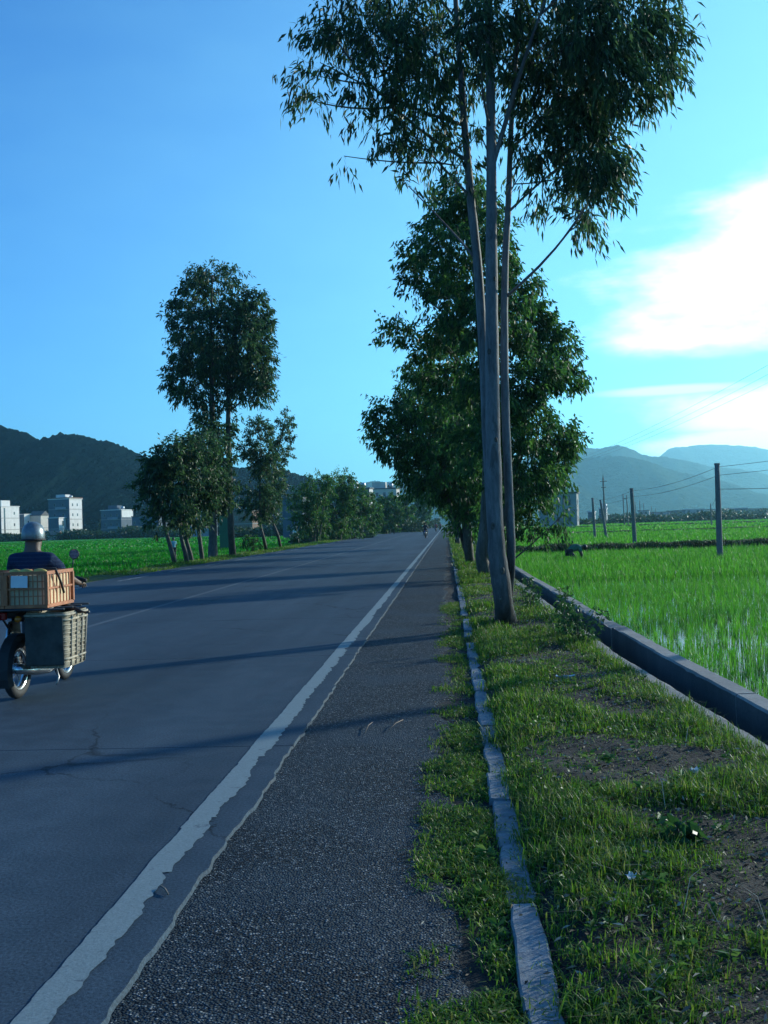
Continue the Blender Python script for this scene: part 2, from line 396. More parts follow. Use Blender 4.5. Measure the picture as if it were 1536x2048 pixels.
MAT['earth'] = mat_field('far_ground', ((0.040, 0.070, 0.022), (0.060, 0.085, 0.030)))
MAT['bank'] = mat_field('grassy_bank', ((0.035, 0.075, 0.016), (0.070, 0.105, 0.030)))
MAT['bark_pale'] = mat_bark('smooth_eucalyptus_bark', ((0.085, 0.085, 0.085), (0.145, 0.14, 0.135), (0.22, 0.21, 0.20)), band=True)
MAT['bark_dark'] = mat_bark('rough_dark_bark', ((0.050, 0.042, 0.034), (0.085, 0.074, 0.060), (0.14, 0.122, 0.10)))
MAT['leaf_euc'] = leaf_mat('eucalyptus_leaf', [(0.016, 0.048, 0.026), (0.028, 0.076, 0.032), (0.050, 0.115, 0.040), (0.090, 0.160, 0.050)], 0.48)
MAT['leaf_row'] = leaf_mat('roadside_tree_leaf', [(0.014, 0.055, 0.018), (0.028, 0.092, 0.022), (0.050, 0.145, 0.026), (0.10, 0.22, 0.040)], 0.55)
MAT['leaf_bam'] = leaf_mat('bamboo_leaf', [(0.016, 0.062, 0.016), (0.034, 0.105, 0.022), (0.058, 0.155, 0.028), (0.10, 0.21, 0.036)], 0.5)
MAT['grass'] = leaf_mat('verge_grass_blade', [(0.036, 0.115, 0.010), (0.062, 0.17, 0.012), (0.10, 0.215, 0.016), (0.15, 0.24, 0.024), (0.22, 0.22, 0.07)], 0.5, 0.5)
MAT['rice'] = leaf_mat('young_rice_blade', [(0.044, 0.23, 0.014), (0.066, 0.28, 0.018), (0.095, 0.32, 0.024), (0.14, 0.36, 0.040)], 0.58, 0.5)
MAT['rice_l'] = leaf_mat('rice_blade', [(0.014, 0.19, 0.007), (0.022, 0.23, 0.010), (0.034, 0.27, 0.014)], 0.55, 0.5)
MAT['litter'] = leaf_mat('dry_leaf_litter', [(0.035, 0.024, 0.016), (0.08, 0.056, 0.036), (0.17, 0.13, 0.09), (0.42, 0.38, 0.31)], 0.1, 0.8)
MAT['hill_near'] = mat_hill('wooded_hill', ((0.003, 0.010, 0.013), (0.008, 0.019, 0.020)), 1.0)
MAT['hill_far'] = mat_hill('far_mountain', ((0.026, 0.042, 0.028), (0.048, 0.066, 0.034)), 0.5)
MAT['wall_white'] = plain('white_rendered_wall', (0.62, 0.60, 0.58), 0.85, var=0.12, scale=0.6, spec=0.2)
MAT['wall_cream'] = plain('cream_tiled_wall', (0.50, 0.46, 0.40), 0.8, var=0.12, scale=0.6, spec=0.2)
MAT['wall_grey'] = plain('bare_cement_wall', (0.26, 0.26, 0.26), 0.9, var=0.2, scale=0.5, spec=0.2)
MAT['wall_blue'] = plain('grey_blue_wall_and_shade', (0.085, 0.11, 0.14), 0.8, var=0.15, scale=0.5, spec=0.2)  # house colour; also paints the shaded fronts of white houses
MAT['wall_brick'] = plain('brown_brick_wall', (0.20, 0.13, 0.10), 0.9, var=0.25, scale=1.5, spec=0.2)
MAT['roof_dark'] = plain('dark_roof', (0.075, 0.072, 0.075), 0.8, var=0.2, scale=1.0)
MAT['glass'] = plain('window_glass', (0.025, 0.030, 0.036), 0.15, var=0.1, scale=2.0)
MAT['frame'] = plain('window_frame_grey', (0.20, 0.20, 0.20), 0.6)
MAT['green_board'] = plain('green_painted_board', (0.020, 0.105, 0.045), 0.6, var=0.12, scale=0.7)
MAT['pole'] = mat_concrete('weathered_pole', (0.14, 0.13, 0.12), (0.23, 0.215, 0.20))
MAT['metal_dark'] = plain('dark_steel', (0.06, 0.06, 0.065), 0.45, 0.6)
MAT['cable'] = plain('cable_black', (0.035, 0.035, 0.04), 0.6)
MAT['ceramic'] = plain('insulator', (0.30, 0.28, 0.26), 0.3)

# ------------------------------------------------------------------ value noise for shapes
_perm = rng.random((64, 64))
def vnoise(x, y):
    x = np.asarray(x, float); y = np.asarray(y, float)
    xi = np.floor(x).astype(int); yi = np.floor(y).astype(int); fx = x - xi; fy = y - yi
    fx = fx * fx * (3 - 2 * fx); fy = fy * fy * (3 - 2 * fy)
    g = lambda a, b: _perm[a % 64, b % 64]
    return (g(xi, yi) * (1 - fx) + g(xi + 1, yi) * fx) * (1 - fy) + (g(xi, yi + 1) * (1 - fx) + g(xi + 1, yi + 1) * fx) * fy
def fbm(x, y, o=4):
    s = 0; a = 1; t = 0
    for k in range(o):
        s = s + a * vnoise(x * 2 ** k + 17 * k, y * 2 ** k + 9 * k); t += a; a *= 0.5
    return s / t
def grid_mesh(name, X, Y, Z, smooth=True):
    n, m = X.shape; V = np.stack([X, Y, Z], -1).reshape(-1, 3)
    i = np.arange(n * m).reshape(n, m)
    Q = np.stack([i[:-1, :-1], i[:-1, 1:], i[1:, 1:], i[1:, :-1]], -1).reshape(-1, 4)
    return np_mesh(name, V, Q, smooth=smooth)
def structure(name, me, mat, parent=None):
    o = link(name, me, mat, parent)
    if parent is None: o['kind'] = 'structure'
    return o
def sheet(name, x0, x1, y0, y1, z, mat, nx=2, ny=2):
    X, Y = np.meshgrid(np.linspace(x0, x1, nx), np.linspace(y0, y1, ny)); return structure(name, grid_mesh(name, X, Y, np.full_like(X, z)), mat)

# ------------------------------------------------------------------ ground, road
sheet('ground', -6000, 6000, -600, 6000, -1.1, MAT['earth'], 8, 8)
LIP = [(-5, 2.35), (2, 2.15), (6.4, 1.95), (11.5, 1.74), (25.6, 1.66), (60, 1.60), (300, 1.55)]     # near edge of the ditch (centre of its lip)
WALL = [(-5, 2.85), (2, 2.60), (7.3, 2.24), (11.7, 2.10), (27, 1.98), (60, 1.90), (300, 1.85)]        # inner face of the far ditch wall
lip = lambda y: np.interp(y, [a for a, _ in LIP], [b for _, b in LIP])
wallx = lambda y: np.interp(y, [a for a, _ in WALL], [b for _, b in WALL])
EDGE = -1.10                                    # right edge of the concrete carriageway
def build_road():
    base = sheet('road', -11.35, -1.3, -8, 430, -0.03, MAT['joint'], 2, 40)
    def slab_mesh(x0, x1, y0, y1, ragged, seed):
        r = np.random.default_rng(seed); n = 90 if ragged else 2
        ys = np.linspace(y0 + 0.006, y1 - 0.006, n)
        xe = np.full(n, x1)
        if ragged:
            w = fbm(ys * 1.3 + seed * 7.1, ys * 0 + seed, 4) - 0.5; xe = x1 + w * 0.035 + (fbm(ys * 9 + seed, ys * 0, 3) - 0.5) * 0.035
            xe[0] = xe[-1] = x1
        V = []; Q = []
        for z, dx in ((0.0, 0.0), (-0.03, 0.012)):
            for k in range(n): V.append((x0, ys[k], z)); V.append((xe[k] + dx, ys[k], z))
        for k in range(n - 1):
            a = 2 * k; b = 2 * n + a
            Q.append((a, a + 1, a + 3, a + 2)); Q.append((a + 1, b + 1, b + 3, a + 3)); Q.append((a, a + 2, b + 2, b))
        e = 2 * (n - 1)
        Q.append((0, 2 * n, 2 * n + 1, 1)); Q.append((e, e + 1, 2 * n + e + 1, 2 * n + e))
        return np_mesh('slab', V, Q)
    near = [slab_mesh(-5.80, EDGE, 0, 5, True, s) for s in range(5)]
    far = slab_mesh(-10.95, -5.815, 0, 5, False, 9)
    for me in near + [far]: me.materials.append(MAT['road'])
    for k in range(-2, 85):
        for me in (near[k % 5], far):
            o = bpy.data.objects.new('slab', me); COL.objects.link(o); o.parent = base; o.location = (0, 2.2 + 5 * k, 0)
build_road()
def strip_mesh(name, yy, xl, xr, z):
    V = np.stack([np.stack([xl, yy, np.full_like(yy, z)], -1), np.stack([xr, yy, np.full_like(yy, z)], -1)], 1).reshape(-1, 3)
    n = len(yy); i = np.arange(n - 1) * 2
    return np_mesh(name, V, np.stack([i, i + 1, i + 3, i + 2], -1))
def build_markings():
    yy = np.concatenate([np.arange(1.2, 14, 0.012), np.arange(14, 60, 0.12), np.arange(60, 425, 3.0)])
    def ragged(k, s, amp):
        big = fbm(yy * 2.1 + k, yy * 0 + k, 3) - 0.5
        saw = np.maximum(0, vnoise(yy * s + 3 * k, yy * 0 + k) - 0.55) * ((yy * s * 0.7) % 1.0)
        return big * amp + saw * amp * 2.2 + (vnoise(yy * 26, yy * 0 + k * 3) - 0.5) * amp * 0.35
    xl = -1.385 + ragged(1, 3.0, 0.016); xr = -1.245 - ragged(2, 5.0, 0.052)
    o = structure('road_marking', strip_mesh('road_marking', yy, xl, xr, 0.004), MAT['paint']); o['label'] = 'worn white edge line along the shoulder'
    y2 = np.arange(2, 300, 0.5)
    structure('road_marking', strip_mesh('road_marking', y2, -5.86 + 0 * y2, -5.75 + 0 * y2, 0.004), MAT['yellow'])
    mb = MB()
    for k in range(0, 40):
        a = 8 + 6.0 * k; mb.add([(-10.28, a, .004), (-10.14, a, .004), (-10.14, a + 3.2, .004), (-10.28, a + 3.2, .004)], [(0, 1, 2, 3)])
    structure('road_marking', mb.mesh('road_marking'), MAT['white_faded'])
build_markings()
def build_shoulder():
    ys = np.concatenate([np.arange(0.5, 14, 0.08), np.arange(14, 60, 0.6), np.arange(60, 428, 6)])
    u = np.linspace(0, 1, 16)
    xr = 0.02 + (fbm(ys * 1.7, ys * 0 + 4, 4) - 0.5) * 0.32
    X = -1.25 + (xr[:, None] + 1.25) * u[None, :]; Y = np.repeat(ys[:, None], 16, 1)
    Z = -0.016 + (fbm(X * 3, Y * 3, 3) - 0.5) * 0.010; Z[:, 0] = -0.02; Z[:, -1] = -0.05
    structure('shoulder', grid_mesh('shoulder', X, Y, Z), MAT['shoulder'])
build_shoulder()
def verge_z(x, y):
    e = lip(y)
    z = -0.028 + 0.055 * np.clip((x - 0.22) / 0.25, 0, 1) + (fbm(x * 2.3 + 5, y * 2.3, 4) - 0.5) * 0.10 * np.clip((x - 0.2) / 0.4, 0, 1)
    z = z + 0.03 * np.clip((x - 0.3) / 0.3, 0, 1) * np.clip((e - x) / 0.4, 0, 1) - 0.03 * np.clip(1 - (e - x) / 0.25, 0, 1)
    return z
def build_verge():
    ys = np.concatenate([np.arange(0.5, 14, 0.07), np.arange(14, 45, 0.3), np.arange(45, 310, 4)])
    u = np.linspace(0, 1, 40)
    x0 = -0.20; x1 = lip(ys) - 0.03
    X = x0 + (x1[:, None] - x0) * u[None, :]; Y = np.repeat(ys[:, None], 40, 1)
    structure('verge', grid_mesh('verge', X, Y, verge_z(X, Y)), MAT['soil'])
build_verge()
def build_kerb():
    base = empty('kerb'); base['kind'] = 'structure'
    variants = []
    for s in range(7):
        r = np.random.default_rng(40 + s); n = 6; mb = MB(); rings = []
        for k in range(n):
            y = -0.24 + 0.48 * k / (n - 1); w = 0.060 + r.uniform(-.008, .004) - (0.004 if k in (0, n - 1) else 0); h = 0.030 + r.uniform(-.005, .003) - (0.004 if k in (0, n - 1) else 0)
            o = r.uniform(-.006, .006)
            rings.append([Vector(p) for p in ((o - w, y, -.12), (o + w, y, -.12), (o + w, y, h - .010), (o + w - .008, y, h), (o - w + .008, y, h + .001), (o - w, y, h - .008))])
        mb.loft(rings); me = mb.mesh('kerb_stone'); me.materials.append(MAT['kerb']); variants.append(me)
    y = 1.2; k = 0; r = np.random.default_rng(5)
    while y < 110:
        ln = r.uniform(1.2, 2.1)
        if r.random() > 0.06 or y < 5:
            o = bpy.data.objects.new('kerb_stone', variants[k % 7]); COL.objects.link(o); o.parent = base
            o.location = (0.255 + r.uniform(-.008, .008), y + .24 * ln - .24, max(r.uniform(-.040, -.008), -.018 if y < 4.2 else -.04)); o.scale = (1, ln, 1)
            o.rotation_euler = (r.uniform(-.008, .008), r.uniform(-.05, .05), r.uniform(-.008, .008))
        y += 0.48 * ln + r.uniform(0.003, 0.012); k += 1
build_kerb()

# ------------------------------------------------------------------ ditch
MAT['inner_shade'] = mat_concrete('shaded_face_concrete', (0.035, 0.045, 0.048), (0.085, 0.095, 0.095))  # darker ditch concrete: shade of the inner faces put into its colour
def inner_shade(o, k):
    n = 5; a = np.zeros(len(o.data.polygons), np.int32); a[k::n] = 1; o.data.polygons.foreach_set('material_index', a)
def build_ditch():
    ys = np.concatenate([np.arange(-2, 16, 0.10), np.arange(16, 60, 0.5), np.arange(60, 300, 5)])
    def sweep(name, prof, base, jag):
        rings = []; n = len(ys)
        X = []; Z = []
        for j, (dx, z) in enumerate(prof):
            q = jag * (fbm(ys * 2.7 + 11 * j, ys * 0 + j, 4) - 0.5)
            X.append(base(ys) + dx + q); Z.append(z + jag * 0.5 * (fbm(ys * 3.1 + 5 * j, ys * 0 + 20 + j, 3) - 0.5))
        X = np.stack(X, 1); Z = np.stack(Z, 1); Y = np.repeat(ys[:, None], len(prof), 1)
        return grid_mesh(name, X, Y, Z, False)
    o = link('ditch_kerb', sweep('ditch_kerb', [(-.09, -.15), (-.085, .012), (-.075, .022), (.062, .024), (.075, .012), (.078, -.75)], lip, 0.030), [MAT['ditch'], MAT['inner_shade']])
    inner_shade(o, 4); tag(o, 'low crumbling concrete lip on the grass side of the ditch', 'ditch lip')
    wr = empty('ditch_wall', (0, 0, 0)); tag(wr, 'long low concrete wall between the ditch and the bright rice field', 'wall')
    r = np.random.default_rng(6); y0 = -2.0; k = 0
    while y0 < 298:
        ln = r.uniform(2.6, 4.2) if y0 < 40 else 24; m = max(8, int(ln / (.08 if y0 < 16 else .4 if y0 < 60 else 4))); y1 = min(300, y0 + ln - .012)
        yl = np.linspace(y0, y1, m); dx, dz = r.uniform(-.008, .008), r.uniform(-.010, .010); prof = [(0, -.75), (0, .080), (.014, .098), (.155, .100), (.170, .086), (.175, -.5)]
        X = []; Z = []
        for q, (a, z) in enumerate(prof):
            X.append(wallx(yl) + a + dx + .014 * (fbm(yl * 2.7 + 11 * q, yl * 0 + q, 4) - .5)); chip = np.maximum(0, fbm(yl * 2.2 + 31 * q, yl * 0 + 3, 4) - .62) * .16 if q in (1, 2, 4) else 0
            Z.append(z + dz + .010 * (fbm(yl * 3.1 + 5 * q, yl * 0 + 20 + q, 3) - .5) - chip)
        X = np.stack(X, 1); Z = np.stack(Z, 1); Y = np.repeat(yl[:, None], 6, 1); n6 = np.arange(6)
        V = np.stack([X, Y, Z], -1).reshape(-1, 3); idx = np.arange(m * 6).reshape(m, 6)
        Q = np.stack([idx[:-1, :-1], idx[:-1, 1:], idx[1:, 1:], idx[1:, :-1]], -1).reshape(-1, 4)
        e = (m - 1) * 6; T = [(0, 2, 1), (0, 3, 2), (0, 4, 3), (0, 5, 4), (e, e + 1, e + 2), (e, e + 2, e + 3), (e, e + 3, e + 4), (e, e + 4, e + 5)]
        o = link('wall_segment', np_mesh('wall_segment', V, Q, T), [MAT['ditch'], MAT['inner_shade']], wr)
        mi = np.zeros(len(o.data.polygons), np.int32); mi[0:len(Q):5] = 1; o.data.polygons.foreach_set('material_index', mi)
        y0 += ln; k += 1
    yy = np.arange(-2, 300, 1.0)
    structure('water', strip_mesh('water', yy, lip(yy) + .05, wallx(yy) + .03, -0.58), MAT['water'])
build_ditch()

# ------------------------------------------------------------------ fields
ZR, ZL = -0.24, -0.60
def build_fields():
    yy = np.concatenate([np.arange(-3, 53, 1.0)])
    structure('water', strip_mesh('water', yy, wallx(yy) + .12, 0 * yy + 95, ZR), MAT['water'])
    y2 = np.array([53.5, 80, 112, 112.01, 160, 275]); structure('field', strip_mesh('field', y2[:3], wallx(y2[:3]) + .12, 0 * y2[:3] + 260, ZR + 0.12), MAT['field_r'])
    structure('field', strip_mesh('field', y2[3:], wallx(y2[3:]) + .12, 0 * y2[3:] + 420, ZR + 0.16), MAT['field_r'])
    def bund(x0, x1, y, w, h, z, mat, parent=None):
        xs = np.arange(x0, x1, 0.25 if y < 60 else 0.6); prof = [(-w, 0), (-w * .6, h * .75), (-w * .2, h), (w * .3, h * .95), (w * .7, h * .5), (w, 0)]
        X = np.repeat(xs[:, None], 6, 1); Y = y + np.array([a for a, _ in prof])[None] + (fbm(xs * .4, xs * 0, 3) - .5)[:, None] * w * 0.8
        Z = z + np.array([b for _, b in prof])[None] * (0.7 + 0.6 * fbm(xs[:, None] * 2.2 + np.arange(6) * 5, X * 0 + y, 3))
        structure('bank', grid_mesh('bank', X, Y, Z), mat)
    bund(wallx(53) + .2, 95, 53, 0.8, 0.42, ZR, MAT['bank']); bund(wallx(112) + .2, 200, 112, 0.6, 0.30, ZR + .1, MAT['bank'])
    bund(2.2, 320, 188, 0.8, 0.35, ZR + .1, MAT['bank'])
    # left side: grassy bank down from the road, then rice in strips
    ys = np.concatenate([np.arange(-6, 120, 1.2), np.arange(120, 440, 8)])
    prof = [(-10.9, -.045), (-11.5, -.02), (-12.3, .02), (-13.1, -.10), (-14.0, -.52), (-14.8, -.66)]
    X = np.array([a for a, _ in prof])[None] + (fbm(ys * .5, ys * 0, 3) - .5)[:, None] * np.array([0, .5, .3, .3, .3, .3])[None]
    Z = np.array([b for _, b in prof])[None] + (fbm(X * 1.4, np.repeat(ys[:, None], 6, 1) * 1.4, 3) - .5) * np.array([0, .05, .08, .1, .1, 0])[None]
    structure('bank', grid_mesh('bank', X, np.repeat(ys[:, None], 6, 1), Z), MAT['bank'])
    for a, b, m in ((-6, 42, 'field_d'), (42, 62, 'field_l'), (62, 100, 'field_d'), (100, 445, 'field_l')):
        sheet('field', -420, -14.4, a, b, ZL, MAT[m], 2, 2)
build_fields()

# ------------------------------------------------------------------ hills
def hill(name, ridge, D, front, back, mat, seed, bumps, cols=260, rows=26):
    P = [at(px, py, D) for px, py in ridge]
    xs = np.linspace(P[0].x, P[-1].x, cols)
    zr = np.interp(xs, [p.x for p in P], [p.z for p in P])
    k = np.ones(5) / 5; zr = np.convolve(np.pad(zr, 2, 'edge'), k, 'valid')
    t = np.linspace(-1, 1, rows); prof = np.where(t < 0, np.cos(t * math.pi / 2) ** 1.35, np.cos(t * math.pi / 2) ** 1.2)
    X = np.repeat(xs[None], rows, 0); T = np.repeat(t[:, None], cols, 1)
    Y = D + np.where(T < 0, T * front, T * back) + (fbm(xs / front * 3 + seed, xs * 0, 3) - .5)[None] * front * 0.35
    spur = 1 - 0.55 * np.abs(np.sin(T * math.pi)) * (fbm(X / front * 5 + seed, T * 0.6 + seed, 3))
    Z = -3 + (zr[None] + 3) * prof[:, None] * spur + (fbm(X / D * 300 + seed, Y / D * 300, 3) - .5) * bumps * (prof[:, None] > .02) + (fbm(X / D * 1100 + seed, Y / D * 1100, 2) - .5) * bumps * .55 * (prof[:, None] > .02)
    structure(name, grid_mesh(name, X, Y, Z), mat)
hill('hills', [(-900, 1010), (-600, 930), (-300, 860), (-120, 840), (-60, 843), (0, 850), (40, 857), (70, 868), (97, 883), (112, 874), (130, 867), (150, 865), (180, 872),
    (205, 880), (240, 893), (290, 911), (340, 928), (390, 938), (430, 940), (480, 934), (520, 933), (560, 940), (600, 949), (640, 962), (690, 980), (760, 1010), (840, 1040)], 700, 220, 200, MAT['hill_near'], 3, 5.0, 1100, 40)
hill('hills', [(560, 1045), (640, 1000), (700, 975), (722, 966), (745, 958), (768, 962), (790, 961), (815, 950), (850, 940), (900, 935), (980, 960), (1080, 1000), (1160, 1030)], 2900, 600, 500, MAT['hill_far'], 8, 6.0)
hill('hills', [(900, 1030), (1000, 985), (1080, 940), (1130, 916), (1200, 905), (1240, 908), (1300, 922), (1360, 938), (1430, 955), (1500, 975), (1620, 1005), (1800, 1020)], 2400, 520, 400, MAT['hill_far'], 12, 6.0)
hill('hills', [(880, 1030), (960, 960), (1060, 905), (1110, 890), (1150, 891), (1190, 896), (1232, 887), (1270, 900), (1300, 906), (1330, 912), (1380, 922), (1430, 930), (1480, 936), (1560, 955), (1700, 975), (2000, 1010)], 3200, 600, 500, MAT['hill_far'], 15, 6.0)
hill('hills', [(1150, 1010), (1250, 950), (1320, 910), (1335, 895), (1350, 889), (1368, 893), (1385, 887), (1405, 884), (1440, 886), (1480, 890), (1530, 903), (1600, 930), (1720, 930), (1850, 900), (2100, 940), (2500, 1000)], 4800, 900, 600, MAT['hill_far'], 21, 8.0)
def build_haze():
    mb = MB().box2((-6100, -650, -2.2), (6100, 6100, 370))
    m = bpy.data.materials.new('haze_air'); m.use_nodes = True; nt = m.node_tree; nt.nodes.clear()
    out = nt.nodes.new('ShaderNodeOutputMaterial'); v = nt.nodes.new('ShaderNodeVolumePrincipled')
    v.inputs['Color'].default_value = (0.36, 0.80, 1.0, 1); v.inputs['Density'].default_value = 0.00016; v.inputs['Anisotropy'].default_value = 0.65
    nt.links.new(v.outputs[0], out.inputs['Volume'])
    o = mb.build('haze', m); o['kind'] = 'stuff'; o['label'] = 'pale blue haze in the valley air'
    return o
build_haze()

# ------------------------------------------------------------------ trees
def unit(a): return a / np.maximum(np.linalg.norm(a, axis=-1, keepdims=True), 1e-9)
def leaf_mesh(name, P, D, Ln, Wd, r):
    """one folded, pointed leaf per row: base, two sides, tip"""
    n = len(P); D = unit(D); S = unit(np.cross(D, r.normal(size=(n, 3)))); Nn = np.cross(S, D)
    Ln = np.asarray(Ln).reshape(-1, 1); Wd = np.asarray(Wd).reshape(-1, 1)
    m = P + D * Ln * 0.42 + Nn * Ln * 0.05
    tip = P + D * Ln; tip[:, 2] -= Ln[:, 0] * 0.12
    V = np.stack([P, m + S * Wd * .5, tip, m - S * Wd * .5], 1).reshape(-1, 3)
    i = np.arange(n) * 4
    return np_mesh(name, V, np.stack([i, i + 1, i + 2, i + 3], -1))
def curve_pts(a, b, bend, n=6):
    a = np.asarray(a, float); b = np.asarray(b, float); t = np.linspace(0, 1, n)[:, None]
    return a * (1 - t) + b * t + np.asarray(bend)[None] * (4 * t * (1 - t))
def make_tree(name, label, cat, stems, lobes, seed, leaf=(0.14, 0.03), per=16, bark='bark_dark', leafm='leaf_row', droop=0.7, twig=0.45, group=None, limb_r=0.035, base=None):
    """stems: lists of (point, radius); lobes: (centre, radii, sprays[, stem index])"""
    r = np.random.default_rng(seed)
    base = base if base is not None else Vector(stems[0][0][0])
    root = empty(name, base); tag(root, label, cat, group)
    off = np.array(base)
    for st in stems:
        pts = np.array([np.array(p, float) for p, _ in st]); rad = np.array([q for _, q in st])
        t = np.linspace(0, len(st) - 1, max(10, 5 * len(st))); k = np.arange(len(st))
        # smooth the control line a little
        sm = np.stack([np.interp(t, k, pts[:, j]) for j in range(3)], 1); ker = np.array([1, 2, 3, 2, 1]) / 9
        for j in range(3): sm[:, j] = np.convolve(np.pad(sm[:, j], 2, 'edge'), ker, 'valid')
        sm[0] = pts[0]; sm[-1] = pts[-1]
        rr = np.interp(t, k, rad) * (1 + 0.018 * r.normal(size=len(t)))
        sm = sm + r.normal(size=sm.shape) * np.array([.03, .03, 0]) * rr[:, None]; sm[0] = pts[0]
        MB().tube([tuple(q - off) for q in sm], list(rr), 14 if rad[0] > .1 else 8).build('trunk', MAT[bark], root, smooth=True)
    limbs = MB(); P = []; D = []; nodes = []
    allst = [np.array([np.array(p, float) for p, _ in st]) for st in stems]
    for lb in lobes:
        c = np.array(lb[0], float); R = np.array(lb[1], float); ns = lb[2]
        # the limb leaves a stem somewhat below the lobe
        best = None
        for si, A in enumerate(allst):
            if len(lb) > 3 and lb[3] != si: continue
            tt = np.linspace(0, len(A) - 1, 60); Q = np.stack([np.interp(tt, np.arange(len(A)), A[:, j]) for j in range(3)], 1)
            want = c[2] - 0.85 * np.linalg.norm(Q[:, :2] - c[:2], axis=1) - 0.15
            s = np.abs(Q[:, 2] - want) + 0.3 * np.linalg.norm(Q[:, :2] - c[:2], axis=1)
            j = int(np.argmin(s))
            if best is None or s[j] < best[0]: best = (s[j], Q[j])
        a = best[1]; lr0 = limb_r
        cost = np.linalg.norm(c - a)
        for nd, nr in nodes:
            q = np.linalg.norm(c - nd)
            if q < cost * 0.72 and nd[2] < c[2] + 0.4 * R[2]: a, cost, lr0 = nd, q / 0.9, nr * 1.05
        L_ = np.linalg.norm(c - a)
        pts = curve_pts(a, c, (r.normal() * .04 * L_, r.normal() * .04 * L_, -0.04 * L_), 7)
        lr = min(lr0, limb_r * min(1.3, 0.45 + L_ / 4))
        nodes += [(pts[q], np.interp(q, [0, 6], [lr, lr * .35])) for q in (3, 4, 5)]
        limbs.tube([tuple(p - off) for p in pts], list(np.linspace(lr, lr * .35, 7)), 6)
        for k in range(ns):
            d = unit(r.normal(size=3)); q = r.random() ** 0.38
            e = c + d * R * q
            s0 = pts[r.integers(3, 7)] if r.random() < .6 else c + d * R * q * 0.3
            tl = twig * r.uniform(.6, 1.25)
            out = unit(unit(e - s0) + np.array([0, 0, -0.25]) + 0.35 * r.normal(size=3))
            e2 = e + out * tl; e2[2] -= 0.10 * tl
            if r.random() < 0.55: limbs.tube([tuple(s0 - off), tuple((s0 * .45 + e * .55) - off + r.normal(size=3) * .03), tuple(e - off), tuple(e2 - off)], [lr * .22, lr * .16, lr * .10, .002], 3, False)
            m = max(4, int(per * r.uniform(.6, 1.4)))
            t = r.random(m) ** 0.8
            p = e[None] * (1 - t[:, None]) + e2[None] * t[:, None] + r.normal(size=(m, 3)) * tl * 0.16
            dd = out[None] * 0.5 + np.array([0, 0, -droop])[None] + 0.45 * r.normal(size=(m, 3))
            P.append(p); D.append(dd)
    P = np.concatenate(P) - off; D = np.concatenate(D); n = len(P)
    limbs.build('limbs', MAT[bark], root, smooth=True)['kind'] = 'stuff'
    link('crown', leaf_mesh('crown', P, D, leaf[0] * r.uniform(.65, 1.25, n), leaf[1] * r.uniform(.7, 1.25, n), r), MAT[leafm], root)
    return root
def L_px(px, py, rx, ry, Y, ns, dy=0.0, stem=None, ryd=None, cen=None):
    """a lobe that appears at a pixel and is Y + dy metres away"""
    p = at(px, py, Y + dy); k = (Y + dy) / F
    a = (p, (rx * k, (ryd if ryd else rx * k * 0.9), ry * k), ns)
    return a if stem is None else a + (stem,)

